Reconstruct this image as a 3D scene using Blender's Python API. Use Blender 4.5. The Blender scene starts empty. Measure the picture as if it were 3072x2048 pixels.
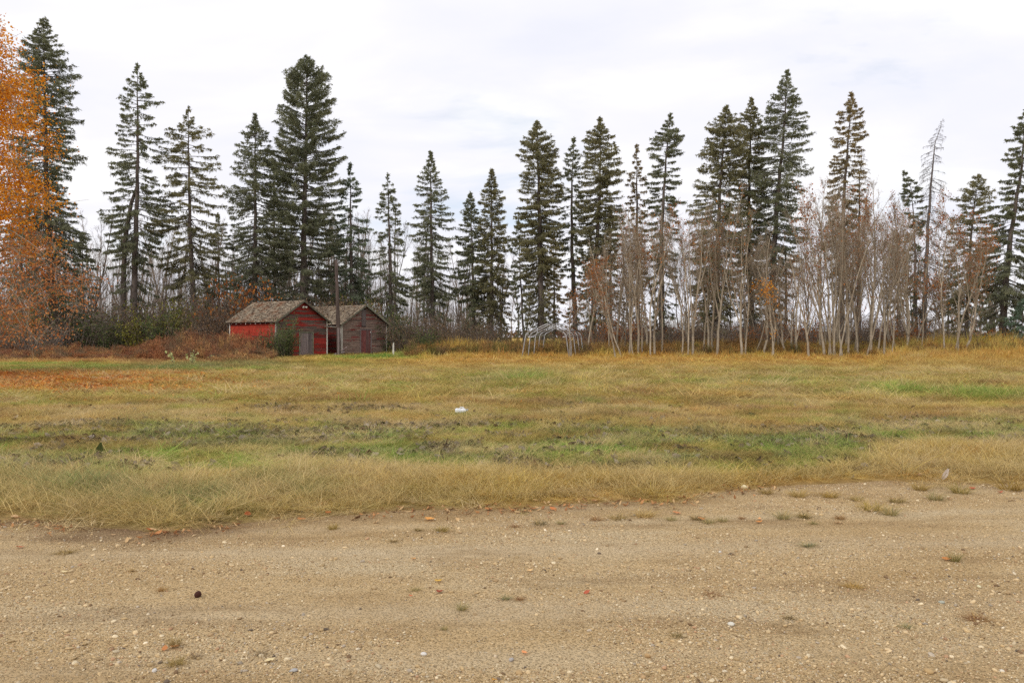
import bpy, math, numpy as np
from mathutils import Vector

# ------------------------------------------------------------------ camera, sky, sun
scene = bpy.context.scene
COL = scene.collection
F, CAMH, CX, HY = 2480.0, 1.6, 1536.0, 1010.0      # focal length in photo pixels, eye height, image centre, horizon row
cam_data = bpy.data.cameras.new('camera')
cam = bpy.data.objects.new('camera', cam_data); COL.objects.link(cam)
cam_data.sensor_width = 36.0
cam_data.lens = 36.0 * F / 3072.0
cam_data.shift_y = -14.0 / 3072.0
cam_data.clip_start = 0.1; cam_data.clip_end = 6000
cam.location = (0, 0, CAMH); cam.rotation_euler = (math.radians(90), 0, 0)
scene.camera = cam

SUN_EL, SUN_AZ = 38.0, 215.0         # azimuth clockwise from north (+Y): behind the camera, to the left
world = bpy.data.worlds.new("World"); scene.world = world; world.use_nodes = True
wn, wl = world.node_tree.nodes, world.node_tree.links
wn.clear()
w_out = wn.new('ShaderNodeOutputWorld')
sky = wn.new('ShaderNodeTexSky'); sky.sky_type = 'NISHITA'; sky.sun_disc = False
sky.sun_elevation = math.radians(SUN_EL); sky.sun_rotation = math.radians(SUN_AZ)
sky.air_density = 1.0; sky.dust_density = 0.6; sky.ozone_density = 1.2
bg_sky = wn.new('ShaderNodeBackground'); bg_sky.inputs[1].default_value = 0.13
wl.new(sky.outputs[0], bg_sky.inputs[0])
tc = wn.new('ShaderNodeTexCoord')
sep = wn.new('ShaderNodeSeparateXYZ'); wl.new(tc.outputs['Generated'], sep.inputs[0])
def wmath(op, a, b=None, c=None):
    n = wn.new('ShaderNodeMath'); n.operation = op
    for i, v in enumerate((a, b, c)):
        if v is None: continue
        if isinstance(v, (int, float)): n.inputs[i].default_value = v
        else: wl.new(v, n.inputs[i])
    return n.outputs[0]
zc = wmath('MAXIMUM', sep.outputs[2], 0.0)
zc = wmath('ADD', zc, 0.22)
comb = wn.new('ShaderNodeCombineXYZ')
wl.new(wmath('DIVIDE', sep.outputs[0], zc), comb.inputs[0])
wl.new(wmath('DIVIDE', sep.outputs[1], zc), comb.inputs[1])
def wnoise(scale, det, rough, off):
    m = wn.new('ShaderNodeMapping'); m.inputs['Location'].default_value = off
    m.inputs['Rotation'].default_value = (0, 0, 0.5); m.inputs['Scale'].default_value = (1.0, 1.5, 1.0)
    wl.new(comb.outputs[0], m.inputs[0])
    n = wn.new('ShaderNodeTexNoise'); n.inputs['Scale'].default_value = scale
    n.inputs['Detail'].default_value = det; n.inputs['Roughness'].default_value = rough
    n.inputs['Distortion'].default_value = 0.3
    wl.new(m.outputs[0], n.inputs['Vector']); return n.outputs['Fac']
def wramp(fac, stops):
    r = wn.new('ShaderNodeValToRGB'); e = r.color_ramp.elements
    while len(e) < len(stops): e.new(0.5)
    for k, (p, c) in enumerate(stops): e[k].position = p; e[k].color = c
    wl.new(fac, r.inputs[0]); return r.outputs[0]
cloud_col = wramp(wnoise(1.6, 5, 0.5, (3.1, 1.2, 0)), [(0.36, (0.84, 0.845, 0.92, 1)), (0.50, (0.885, 0.88, 0.935, 1)), (0.62, (0.945, 0.94, 0.955, 1))])
bg_cloud = wn.new('ShaderNodeBackground'); wl.new(cloud_col, bg_cloud.inputs[0]); bg_cloud.inputs[1].default_value = 1.06
cover = wramp(wnoise(1.1, 6, 0.55, (7.7, 4.3, 2.0)), [(0.26, (0.55, 0.55, 0.55, 1)), (0.38, (0.94, 0.94, 0.94, 1)), (0.46, (1, 1, 1, 1))])
mixw = wn.new('ShaderNodeMixShader')
wl.new(cover, mixw.inputs[0]); wl.new(bg_sky.outputs[0], mixw.inputs[1]); wl.new(bg_cloud.outputs[0], mixw.inputs[2])
wl.new(mixw.outputs[0], w_out.inputs[0])

sun_data = bpy.data.lights.new('sun', 'SUN'); sun_data.energy = 1.35; sun_data.angle = math.radians(14); sun_data.color = (1.0, 0.95, 0.88)
sun = bpy.data.objects.new('sun', sun_data); COL.objects.link(sun)
_e, _a = math.radians(SUN_EL), math.radians(SUN_AZ)
sd = Vector((math.sin(_a) * math.cos(_e), math.cos(_a) * math.cos(_e), math.sin(_e)))   # towards the sun
sun.rotation_euler = sd.to_track_quat('Z', 'Y').to_euler()
sun.location = (0, 0, 60)
vs = scene.view_settings
vs.view_transform = 'Standard'; vs.look = 'None'; vs.gamma = 1.0; vs.use_curve_mapping = False; vs.exposure = 0.06

cy = scene.cycles
cy.max_bounces = 5; cy.diffuse_bounces = 3; cy.glossy_bounces = 1; cy.transmission_bounces = 3; cy.transparent_max_bounces = 4
cy.use_denoising = False; cy.sample_clamp_indirect = 4.0; cy.use_adaptive_sampling = True; cy.adaptive_threshold = 0.012; cy.adaptive_min_samples = 24

# ------------------------------------------------------------------ helpers
def gx(sx, Y): return (sx - CX) / F * Y
def gz(sy, Y): return CAMH - (sy - HY) / F * Y
def gy(sy): return CAMH * F / (sy - HY)
def lin(*c):
    return tuple((v / 255 / 12.92) if v / 255 <= 0.04045 else ((v / 255 + 0.055) / 1.055) ** 2.4 for v in c)

_tabs = {}
def vnoise(x, y, seed=0):
    if seed not in _tabs: _tabs[seed] = np.random.default_rng(1000 + seed).random((256, 256))
    T = _tabs[seed]
    x = np.asarray(x, float); y = np.asarray(y, float)
    xi = np.floor(x).astype(int); yi = np.floor(y).astype(int)
    fx = x - xi; fy = y - yi; fx = fx * fx * (3 - 2 * fx); fy = fy * fy * (3 - 2 * fy)
    a = T[xi & 255, yi & 255]; b = T[(xi + 1) & 255, yi & 255]; c = T[xi & 255, (yi + 1) & 255]; d = T[(xi + 1) & 255, (yi + 1) & 255]
    return (a * (1 - fx) + b * fx) * (1 - fy) + (c * (1 - fx) + d * fx) * fy
def fbm(x, y, o=4, seed=0):
    s = 0; a = 0.5; t = 0
    for k in range(o):
        s = s + a * vnoise(np.asarray(x) * 2 ** k + 17 * k, np.asarray(y) * 2 ** k + 31 * k, seed + k); t += a; a *= 0.5
    return s / t
def sstep(a, b, x):
    t = np.clip((np.asarray(x, float) - a) / (b - a), 0, 1); return t * t * (3 - 2 * t)

def raw_mesh(name, verts, faces, mat=None, smooth=False, attrs=None):
    """faces: array (N,3) or (N,4), or a list of such arrays."""
    me = bpy.data.meshes.new(name)
    verts = np.asarray(verts, np.float32).reshape(-1, 3)
    fl = faces if isinstance(faces, list) else [faces]
    fl = [np.asarray(f, np.int32) for f in fl if len(f)]
    loops = np.concatenate([f.ravel() for f in fl]) if fl else np.zeros(0, np.int32)
    sizes = np.concatenate([np.full(len(f), f.shape[1], np.int32) for f in fl]) if fl else np.zeros(0, np.int32)
    me.vertices.add(len(verts)); me.vertices.foreach_set('co', verts.ravel())
    me.loops.add(len(loops)); me.loops.foreach_set('vertex_index', loops)
    me.polygons.add(len(sizes))
    starts = np.concatenate([[0], np.cumsum(sizes)[:-1]]).astype(np.int32) if len(sizes) else np.zeros(0, np.int32)
    me.polygons.foreach_set('loop_start', starts)
    me.polygons.foreach_set('loop_total', sizes)
    if smooth and len(sizes): me.polygons.foreach_set('use_smooth', np.ones(len(sizes), bool))
    for k, v in (attrs or {}).items():
        v = np.asarray(v, np.float32)
        if v.ndim == 1:
            a = me.attributes.new(k, 'FLOAT', 'POINT'); a.data.foreach_set('value', v)
        else:
            a = me.attributes.new(k, 'FLOAT_COLOR', 'POINT')
            if v.shape[1] == 3: v = np.hstack([v, np.ones((len(v), 1), np.float32)])
            a.data.foreach_set('color', v.ravel())
    if mat: me.materials.append(mat)
    me.update(calc_edges=True)
    return me
def link(name, data, parent=None, loc=None, rot=None, scale=None, color=None):
    o = bpy.data.objects.new(name, data); COL.objects.link(o)
    if parent is not None: o.parent = parent
    if loc is not None: o.location = loc
    if rot is not None: o.rotation_euler = rot
    if scale is not None: o.scale = scale
    if color is not None: o.color = color
    return o
def tag(o, label=None, cat=None, group=None, kind=None):
    if label: o['label'] = label
    if cat: o['category'] = cat
    if group: o['group'] = group
    if kind: o['kind'] = kind
    return o
def empty(name, loc, rz=0): return link(name, None, loc=loc, rot=(0, 0, rz))

class MB:
    def __init__(s): s.v = []; s.f = []; s.n = 0
    def add(s, v, f):
        v = np.asarray(v, float).reshape(-1, 3); s.v.append(v)
        for q in f: s.f.append(tuple(int(i) + s.n for i in q))
        s.n += len(v); return s
    def box(s, x0, x1, y0, y1, z0, z1):
        return s.add([(x0,y0,z0),(x1,y0,z0),(x1,y1,z0),(x0,y1,z0),(x0,y0,z1),(x1,y0,z1),(x1,y1,z1),(x0,y1,z1)],
                     [(0,3,2,1),(4,5,6,7),(0,1,5,4),(1,2,6,5),(2,3,7,6),(3,0,4,7)])
    def hexa(s, bottom, top):
        return s.add(list(bottom) + list(top), [(0,3,2,1),(4,5,6,7),(0,1,5,4),(1,2,6,5),(2,3,7,6),(3,0,4,7)])
    def tube(s, pts, rad, k=8, cap=True):
        pts = [Vector(p) for p in pts]; rad = rad if hasattr(rad, '__len__') else [rad] * len(pts)
        vv = []; prev = None
        for i, p in enumerate(pts):
            d = (pts[min(i + 1, len(pts) - 1)] - pts[max(i - 1, 0)]).normalized()
            ref = prev if prev is not None else (Vector((1, 0, 0)) if abs(d.x) < 0.8 else Vector((0, 1, 0)))
            a = (ref - d * ref.dot(d)).normalized(); b = d.cross(a); prev = a
            for j in range(k):
                t = 2 * math.pi * j / k; vv.append(p + (a * math.cos(t) + b * math.sin(t)) * rad[i])
        ff = [(i*k+j, i*k+(j+1)%k, (i+1)*k+(j+1)%k, (i+1)*k+j) for i in range(len(pts)-1) for j in range(k)]
        if cap: ff += [tuple(range(k))[::-1], tuple((len(pts)-1)*k+j for j in range(k))]
        return s.add([tuple(v) for v in vv], ff)
    def mesh(s, name, mat, smooth=False):
        me = bpy.data.meshes.new(name); me.from_pydata([tuple(v) for v in np.vstack(s.v)], [], s.f)
        if smooth: me.polygons.foreach_set('use_smooth', [True] * len(me.polygons))
        me.materials.append(mat); me.update(); return me
    def build(s, name, mat, parent=None, smooth=False, **k): return link(name, s.mesh(name, mat, smooth), parent, **k)

def seg_arrays(P0, P1, R0, R1, k=3):
    """open prisms from P0 to P1 -> verts, quads (vectorised)."""
    P0 = np.asarray(P0, float).reshape(-1, 3); P1 = np.asarray(P1, float).reshape(-1, 3)
    R0 = np.asarray(R0, float); R1 = np.asarray(R1, float); n = len(P0)
    d = P1 - P0; d /= np.linalg.norm(d, axis=1, keepdims=True) + 1e-9
    ref = np.where(np.abs(d[:, 2:3]) < 0.9, np.array([[0, 0, 1.0]]), np.array([[1.0, 0, 0]]))
    a = np.cross(d, ref); a /= np.linalg.norm(a, axis=1, keepdims=True) + 1e-9; b = np.cross(d, a)
    ang = np.arange(k) * 2 * np.pi / k
    ring = a[:, None, :] * np.cos(ang)[None, :, None] + b[:, None, :] * np.sin(ang)[None, :, None]
    V = np.concatenate([P0[:, None] + ring * R0[:, None, None], P1[:, None] + ring * R1[:, None, None]], axis=1)
    j = np.arange(k); q = np.stack([j, (j + 1) % k, k + (j + 1) % k, k + j], 1)
    Q = (np.arange(n)[:, None, None] * 2 * k + q[None]).reshape(-1, 4)
    return V.reshape(-1, 3), Q
def quad_arrays(C, D, Wd, taper=0.35):
    """flat kite-like leaves: C start, D vector along, Wd width vector."""
    n = len(C)
    V = np.stack([C, C + D * 0.45 + Wd, C + D, C + D * 0.45 - Wd], 1).reshape(-1, 3)
    return V, np.arange(n * 4).reshape(n, 4)
def tri_arrays(C, D, Wd):
    n = len(C); V = np.stack([C - Wd, C + Wd, C + D], 1).reshape(-1, 3)
    return V, np.arange(n * 3).reshape(n, 3)
def unit(v): return v / (np.linalg.norm(v, axis=-1, keepdims=True) + 1e-9)
def rvec(rng, n): return unit(rng.normal(size=(n, 3)))

# ------------------------------------------------------------------ materials
def new_mat(name):
    m = bpy.data.materials.new(name); m.use_nodes = True
    nt = m.node_tree; nt.nodes.clear()
    return m, nt.nodes, nt.links
class NB:
    def __init__(s, name):
        s.m, s.n, s.l = new_mat(name)
    def node(s, t, **kw):
        n = s.n.new(t)
        for k, v in kw.items(): setattr(n, k, v)
        return n
    def put(s, node, key, v):
        i = node.inputs[key]
        if hasattr(v, 'is_linked') or hasattr(v, 'links'): s.l.new(v, i)
        else:
            if isinstance(v, tuple) and len(v) == 3 and i.type == 'RGBA': v = v + (1,)
            i.default_value = v
    def obj(s): return s.node('ShaderNodeTexCoord').outputs['Object']
    def pos(s): return s.node('ShaderNodeNewGeometry').outputs['Position']
    def mapp(s, vec, scale, loc=(0, 0, 0)):
        n = s.node('ShaderNodeMapping'); s.l.new(vec, n.inputs[0]); n.inputs['Scale'].default_value = scale; n.inputs['Location'].default_value = loc; return n.outputs[0]
    def noise(s, vec, scale, det=4, rough=0.55, out='Fac'):
        n = s.node('ShaderNodeTexNoise'); s.l.new(vec, n.inputs['Vector']); n.inputs['Scale'].default_value = scale
        n.inputs['Detail'].default_value = det; n.inputs['Roughness'].default_value = rough; return n.outputs[out]
    def voro(s, vec, scale, feat='F1', out='Distance', rnd=1.0):
        n = s.node('ShaderNodeTexVoronoi', feature=feat); s.l.new(vec, n.inputs['Vector']); n.inputs['Scale'].default_value = scale
        n.inputs['Randomness'].default_value = rnd; return n.outputs[out]
    def ramp(s, fac, stops, interp='LINEAR'):
        r = s.node('ShaderNodeValToRGB'); r.color_ramp.interpolation = interp; e = r.color_ramp.elements
        while len(e) < len(stops): e.new(0.5)
        for k, (p, c) in enumerate(stops):
            e[k].position = p
            if not hasattr(c, '__len__'): c = (c, c, c)
            e[k].color = tuple(c) + (1,)
        s.l.new(fac, r.inputs[0]); return r.outputs[0]
    def math(s, op, a, b=None):
        n = s.node('ShaderNodeMath', operation=op); s.put(n, 0, a)
        if b is not None: s.put(n, 1, b)
        return n.outputs[0]
    def mix(s, fac, a, b, blend='MIX'):
        n = s.node('ShaderNodeMix', data_type='RGBA', blend_type=blend)
        s.put(n, 0, fac)
        s.put(n, 6, a if not isinstance(a, tuple) else tuple(a)[:3] + (1,)); s.put(n, 7, b if not isinstance(b, tuple) else tuple(b)[:3] + (1,))
        return n.outputs[2]
    def bump(s, h, strength=0.5, dist=0.02):
        n = s.node('ShaderNodeBump'); s.l.new(h, n.inputs['Height']); n.inputs['Strength'].default_value = strength; n.inputs['Distance'].default_value = dist; return n.outputs[0]
    def attr(s, name, typ='GEOMETRY', out='Color'):
        n = s.node('ShaderNodeAttribute', attribute_name=name, attribute_type=typ); return n.outputs[out]
    def objinfo(s, out): return s.node('ShaderNodeObjectInfo').outputs[out]
    def pbr(s, col, rough=0.9, normal=None, metal=0.0, spec=0.25):
        p = s.node('ShaderNodeBsdfPrincipled'); s.put(p, 'Base Color', col if not isinstance(col, tuple) else col[:3] + (1,)); s.put(p, 'Roughness', rough)
        p.inputs['Metallic'].default_value = metal; p.inputs['Specular IOR Level'].default_value = spec
        if normal is not None: s.l.new(normal, p.inputs['Normal'])
        o = s.node('ShaderNodeOutputMaterial'); s.l.new(p.outputs[0], o.inputs[0]); return s.m
    def leafy(s, col, trans=0.3):
        d = s.node('ShaderNodeBsdfDiffuse'); t = s.node('ShaderNodeBsdfTranslucent'); x = s.node('ShaderNodeMixShader')
        s.put(d, 0, col); s.put(t, 0, col); x.inputs[0].default_value = trans
        s.l.new(d.outputs[0], x.inputs[1]); s.l.new(t.outputs[0], x.inputs[2])
        o = s.node('ShaderNodeOutputMaterial'); s.l.new(x.outputs[0], o.inputs[0]); return s.m

def m_inst(name, lo=0.6, hi=1.45, straw=None, trans=0.3):
    b = NB(name); tint = b.attr('tint', 'INSTANCER'); v = b.attr('v', out='Fac')
    c = b.mix(1.0, tint, b.ramp(v, [(0, lo), (1, hi)]), 'MULTIPLY')
    if straw: c = b.mix(b.ramp(v, [(0.74, 0.0), (0.84, 0.6)]), c, straw)
    return b.leafy(c, trans)
def m_leaf(name, cols, trans=0.3, use_obj=False):
    b = NB(name); v = b.attr('v', out='Fac')
    k = len(cols); c = b.ramp(v, [((i) / max(k - 1, 1), cc) for i, cc in enumerate(cols)])
    if use_obj: c = b.mix(1.0, c, b.objinfo('Color'), 'MULTIPLY')
    return b.leafy(c, trans)
def m_bark(name, c0, c1, scale=6, zs=0.25, use_obj=False):
    b = NB(name); p = b.pos(); n = b.noise(b.mapp(p, (1, 1, zs)), scale, 5, 0.65)
    c = b.ramp(n, [(0.3, c0), (0.7, c1)])
    if use_obj: c = b.mix(1.0, c, b.objinfo('Color'), 'MULTIPLY')
    return b.pbr(c, 0.95, b.bump(n, 0.6, 0.03), spec=0.1)

M = {}
M['grass'] = m_inst('grass_blades', 0.55, 1.35, straw=lin(205, 176, 118))
M['litter'] = m_inst('dead_leaf_litter', 0.6, 1.4)
M['weed'] = m_inst('weed_stalks', 0.55, 1.4)
M['stone_i'] = None
M['needles'] = m_leaf('spruce_needles', [(0.12, 0.125, 0.082), (0.24, 0.24, 0.155), (0.36, 0.345, 0.22)], 0.42, use_obj=True)
M['spruce_bark'] = m_bark('spruce_bark', (0.075, 0.060, 0.050), (0.21, 0.17, 0.145), 5, 0.4)
M['dead_bark'] = m_bark('weathered_dead_bark', (0.09, 0.075, 0.068), (0.22, 0.19, 0.17), 5, 0.4)
M['aspen_bark'] = m_bark('aspen_bark', (0.26, 0.215, 0.155), (0.50, 0.42, 0.31), 5, 0.5, use_obj=True)
M['aspen_twig'] = m_bark('aspen_twigs', (0.23, 0.18, 0.125), (0.44, 0.355, 0.255), 5, 0.5, use_obj=True)
M['far_bark'] = m_bark('far_wood_bark', (0.22, 0.18, 0.145), (0.42, 0.345, 0.275), 4, 0.4, use_obj=True)
M['brush_twig'] = m_bark('brush_twigs', (0.12, 0.095, 0.078), (0.29, 0.235, 0.19), 5, 0.5, use_obj=True)
# ------------------------------------------------------------------ the ground
EDGE = np.array([(-60, 9.3), (-14, 7.9), (-6.5, 7.5), (-4.6, 7.42), (-3.4, 6.95), (-2.83, 6.78), (-1.9, 7.42), (-.73, 7.63), (-.11, 7.78), (1.55, 8.05), (2.03, 8.5), (4.15, 9.2), (5.7, 8.95), (9, 9.6), (60, 13)])
def edge(X):
    return np.interp(X, EDGE[:, 0], EDGE[:, 1]) + 0.22 * (fbm(np.asarray(X) * 1.3 + 50, 3.3, 4, 3) - 0.5) * 2
def g0(X, Y):
    Y = np.asarray(Y, float)
    return 0.05 * (fbm(X / 9.0 + 40, Y / 6.0 + 40, 3, 11) - 0.5) + 0.012 * (fbm(X / 0.7 + 9, Y / 0.5 + 9, 3, 12) - 0.5)
def gh(X, Y):
    X = np.asarray(X, float); Y = np.asarray(Y, float)
    d = Y - edge(X)
    z = g0(X, Y) + np.clip(d * 0.05, -0.05, 0.045)
    f = sstep(2.0, 4.0, d) * (1 - sstep(60, 75, Y))
    z = z + f * (0.07 * (fbm(X / 2.2 + 70, Y / 1.1 + 70, 4, 13) - 0.5) + 0.05 * (fbm(X / 0.9 + 70, Y / 0.45 + 70, 3, 14) - 0.5))
    return z
def tracks(X, Y):
    n = fbm(np.asarray(X) / 1.2 + 5, np.asarray(Y) / 0.5 + 5, 3, 45)
    t = sum(w_ * np.exp(-((Y - (y0 + k_ * X + 0.25 * (n - 0.5))) / s_) ** 2) for y0, k_, s_, w_ in ((6.25, 0.05, 0.22, 1.0), (4.85, 0.05, 0.20, 0.8), (7.1, 0.10, 0.12, 0.5), (4.1, 0.04, 0.16, 0.6)))
    return np.clip(t * (0.45 + 1.1 * fbm(np.asarray(X) / 2.0 + 15, 1.0, 2, 46)), 0, 1)
def gravel_z(X, Y):
    d = Y - edge(X); return g0(X, Y) - np.clip(d * 0.25, 0, 0.2)

C = {k: np.array(lin(*v)) for k, v in dict(gold=(206,170,94), pale=(212,190,132), tan=(186,160,94), olive=(158,152,76), green=(128,142,66), lush=(116,146,64), orange=(192,146,74),
     brown=(160,130,80), grey=(140,126,108), teal=(112,130,88), leaf=(200,116,48), rust=(150,104,76), far=(182,150,82), soil=(172,146,106)).items()}
_by = [(1040, 'far'), (1066, 'orange'), (1088, 'orange'), (1102, 'far'), (1125, 'tan'), (1150, 'olive'), (1175, 'tan'), (1200, 'olive'), (1225, 'tan'), (1250, 'brown'), (1270, 'tan'), (1300, 'olive'), (1325, 'green'), (1355, 'green'), (1385, 'green'), (1405, 'olive'), (1430, 'gold'), (1500, 'gold'), (1600, 'tan')]
BY = np.array([a for a, _ in _by]); BC = np.array([C[b] for _, b in _by])
def blob(xs, ys, cx, cy, rx, ry): return np.exp(-(((xs - cx) / rx) ** 2 + ((ys - cy) / ry) ** 2))
def zones(X, Y):
    """what grows at (X, Y): colour, height (m), litter density."""
    X = np.asarray(X, float); Y = np.maximum(np.asarray(Y, float), 2.0)
    xs = CX + F * X / Y; ys = HY + CAMH * F / Y
    n1 = fbm(X / 3.5 + 5, Y / 1.6 + 5, 4, 21); n2 = fbm(X / 1.1 + 8, Y / 0.6 + 8, 4, 25); n3 = fbm(X / 7 + 3, Y / 4 + 3, 3, 29); n4 = fbm(X / 0.5 + 3, Y / 0.4 + 3, 3, 33)
    y2 = ys + (n1 - 0.5) * np.clip((ys - 1040) * 0.28, 6, 60)
    y2 = y2 + 62 * sstep(2100, 3072, xs) * sstep(1230, 1350, ys) + 24 * sstep(600, 1500, 3000 - xs) * 0 - 26 * sstep(1100, 600, xs) * sstep(1350, 1400, ys)
    col = np.stack([np.interp(y2, BY, BC[:, k]) for k in range(3)], -1)
    def to(c, m):
        nonlocal col
        m = np.clip(m, 0, 1)[..., None]; col = col * (1 - m) + C[c] * m
    verge = sstep(1398, 1440, y2)
    mid = sstep(1090, 1130, ys) * (1 - verge)
    to('green', mid * 0.75 * sstep(0.54, 0.66, n3)); to('orange', (1 - verge) * 0.5 * sstep(0.55, 0.7, n1)); to('olive', mid * 0.6 * sstep(0.52, 0.66, n2))
    to('brown', mid * 0.7 * sstep(0.55, 0.68, fbm(X / 2.6 + 31, Y / 0.9 + 3, 3, 37)))
    to('lush', sstep(1285, 1315, y2) * (1 - sstep(1390, 1410, y2)) * sstep(0.34, 0.50, n2) * 0.85)
    to('teal', verge * (1 - sstep(850, 1250, xs)) * sstep(0.40, 0.60, n2 + 0.08) * 0.8); to('teal', verge * (1 - sstep(1300, 1700, xs)) * sstep(0.5, 0.64, n1) * 0.6)
    to('pale', verge * sstep(0.50, 0.7, n4) * 0.7); to('gold', verge * sstep(1.3, 0.2, Y - edge(X)) * 0.45)
    to('orange', verge * sstep(1100, 2200, xs) * sstep(0.5, 0.66, n2) * 0.35)
    gp = blob(xs, ys, 1560, 1152, 120, 26); to('lush', gp * 1.3)
    g2 = blob(xs, ys, 2720, 1180, 130, 18) + blob(xs, ys, 2960, 1203, 170, 14) + 0.7 * blob(xs, ys, 2400, 1122, 70, 14); to('lush', g2 * 1.1)
    to('lush', blob(xs, ys, 1120, 1076, 170, 10) * 1.2); to('teal', blob(xs, ys, 1240, 1064, 60, 8)); to('green', 0.8 * blob(xs, ys, 1000, 1100, 180, 14))
    to('lush', (ys > 1096) * (ys < 1120) * sstep(900, 700, xs) * sstep(0.35, 0.55, n3 + 0.1)); to('teal', (ys < 1112) * sstep(250, 500, xs) * sstep(950, 800, xs) * 0.7)
    lf = sstep(1112, 1130, ys) * (1 - sstep(1172, 1196, ys)) * sstep(900, 250, xs + 300 * (n2 - 0.5)); to('leaf', lf * 0.75)
    to('rust', (ys < 1092) * sstep(820, 700, xs) * 0.7)
    h = 0.05 + 0.07 * n1 + 0.05 * n4
    h = h * (1 - verge) + verge * (0.09 + 0.15 * n2)
    dd = Y - edge(X); h = h * (0.30 + 0.70 * sstep(-0.1, 1.8, dd + 0.9 * (n2 - 0.5)))
    h = h + 0.26 * gp + 0.16 * np.clip(g2, 0, 1)
    h = h + (ys < 1092) * sstep(1200, 1400, xs) * sstep(1094, 1072, ys) * 0.30
    h = h + sstep(2600, 2750, xs) * sstep(1125, 1085, ys) * 0.40
    h = h + 0.12 * blob(xs, ys, 1200, 1062, 120, 10)
    h = h + 0.42 * blob(xs, ys, 1320, 1060, 130, 9) * (0.4 + 1.2 * n4) + 0.5 * blob(xs, ys, 700, 1082, 36, 10)
    lit = sstep(1262, 1300, y2) * (1 - sstep(1400, 1425, y2)) * sstep(0.42, 0.55, n4 * 0.5 + n1 * 0.5) * (1 - 0.6 * sstep(1500, 1900, xs) + 0.5 * blob(xs, ys, 2250, 1340, 250, 50))
    lit = lit + 0.9 * blob(xs, ys, 1770, 1213, 75, 12) + 0.8 * blob(xs, ys, 830, 1233, 90, 8) + 0.8 * blob(xs, ys, 1090, 1233, 110, 8)
    to('grey', np.clip(lit, 0, 1) * 0.45)
    s1 = fbm(X / 0.9 + 60, Y / 0.55 + 60, 3, 81); s2 = fbm(X / 1.3 + 90, Y / 0.8 + 90, 3, 85)
    to('lush', mid * sstep(0.54, 0.66, s1) * 0.6); to('brown', (1 - verge) * sstep(0.54, 0.64, s2) * 0.7); to('pale', mid * sstep(0.46, 0.36, s2) * 0.55); to('grey', mid * sstep(0.44, 0.34, s1) * 0.4)
    # long grass under and in front of the trees
    lg = (ys < 1088) * sstep(1150, 1300, xs) * sstep(1084, 1068, ys)
    h = h + lg * (0.10 + 0.45 * n2 + 0.30 * n4); to('olive', lg * sstep(0.45, 0.6, n1) * 0.9); to('tan', lg * sstep(0.5, 0.65, n3) * 0.8)
    ragged = 1.0 + 0.9 * (n4 - 0.5) + 0.7 * (n2 - 0.5); h = h * ragged
    to('soil', sstep(0.30, -0.05, dd) * 0.8)
    return col, h, np.clip(lit, 0, 1), lf, verge

def fan_grid(ys, us, spread=10.0):
    Yg, U = np.meshgrid(ys, us, indexing='ij'); Xg = U * (np.maximum(Yg, 0) + spread); return Xg, Yg
def grid_faces(r, c):
    i = np.arange(r * c).reshape(r, c); return np.stack([i[:-1, :-1], i[:-1, 1:], i[1:, 1:], i[1:, :-1]], -1).reshape(-1, 4)
ysr = np.concatenate([np.linspace(-60, 3, 12), 3.4 * 1.0125 ** np.arange(0, 265), np.geomspace(95, 4500, 25)])
usr = np.concatenate([-np.geomspace(22, 0.66, 12)[:-1], np.linspace(-0.66, 0.66, 300), np.geomspace(0.66, 22, 12)[1:]])
Xg, Yg = fan_grid(ysr, usr)
Zg = gh(Xg, Yg); colg, hg, lg, lfg, vg = zones(Xg, Yg)
b = NB('field_soil_and_thatch'); p = b.pos()
c = b.mix(1.0, b.attr('Col'), b.ramp(b.noise(b.mapp(p, (1, 1, 1)), 9, 6, 0.7), [(0.25, (0.42, 0.40, 0.36)), (0.5, (0.8, 0.78, 0.74)), (0.75, (1.15, 1.12, 1.05))]), 'MULTIPLY')
c = b.mix(b.ramp(b.noise(p, 1.7, 5, 0.65), [(0.45, 0.0), (0.7, 0.5)]), c, lin(122, 98, 66))
nn = b.noise(p, 22, 5, 0.7)
ground_mat = b.pbr(c, 1.0, b.bump(nn, 0.9, 0.04), spec=0.0)
ground = link('ground', raw_mesh('ground', np.stack([Xg, Yg, Zg], -1).reshape(-1, 3), grid_faces(*Xg.shape), ground_mat, True, {'Col': (colg * 0.95).reshape(-1, 3)}))
tag(ground, 'autumn meadow ground of mown tan and green grass', kind='structure')

# gravel yard
yr = np.concatenate([np.linspace(-40, 1.5, 14), np.linspace(1.9, 11.0, 190)]); xr = np.concatenate([np.linspace(-60, -8.5, 16), np.linspace(-8.2, 8.2, 260), np.linspace(8.5, 60, 16)])
Yg2, Xg2 = np.meshgrid(yr, xr, indexing='ij')
tt = np.clip((Yg2 - 5.0) / 6.0, 0, 1); Yg2 = Yg2 * (1 - tt) + tt * (edge(Xg2) + 0.9) * (1) ; Zg2 = gravel_z(Xg2, Yg2)
b = NB('gravel_surface'); p = b.pos()
big = b.noise(b.mapp(p, (0.55, 1.3, 1)), 0.9, 4, 0.6); fine = b.noise(p, 60, 6, 0.75); mid = b.noise(p, 9, 5, 0.65)
cell = b.voro(p, 85, out='Color'); dist = b.voro(p, 85); cell2 = b.voro(p, 38, out='Color'); dist2 = b.voro(p, 38)
base = b.ramp(big, [(0.3, lin(182, 152, 108)), (0.5, lin(200, 172, 128)), (0.72, lin(206, 186, 150))])
sepc = b.node('ShaderNodeSeparateColor'); b.l.new(cell, sepc.inputs[0]); sepd = b.node('ShaderNodeSeparateColor'); b.l.new(cell2, sepd.inputs[0])
st = b.ramp(sepc.outputs[0], [(0.0, lin(122, 96, 66)), (0.2, lin(172, 140, 94)), (0.6, lin(206, 176, 126)), (0.85, lin(222, 200, 160)), (1.0, lin(236, 222, 194))])
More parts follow.
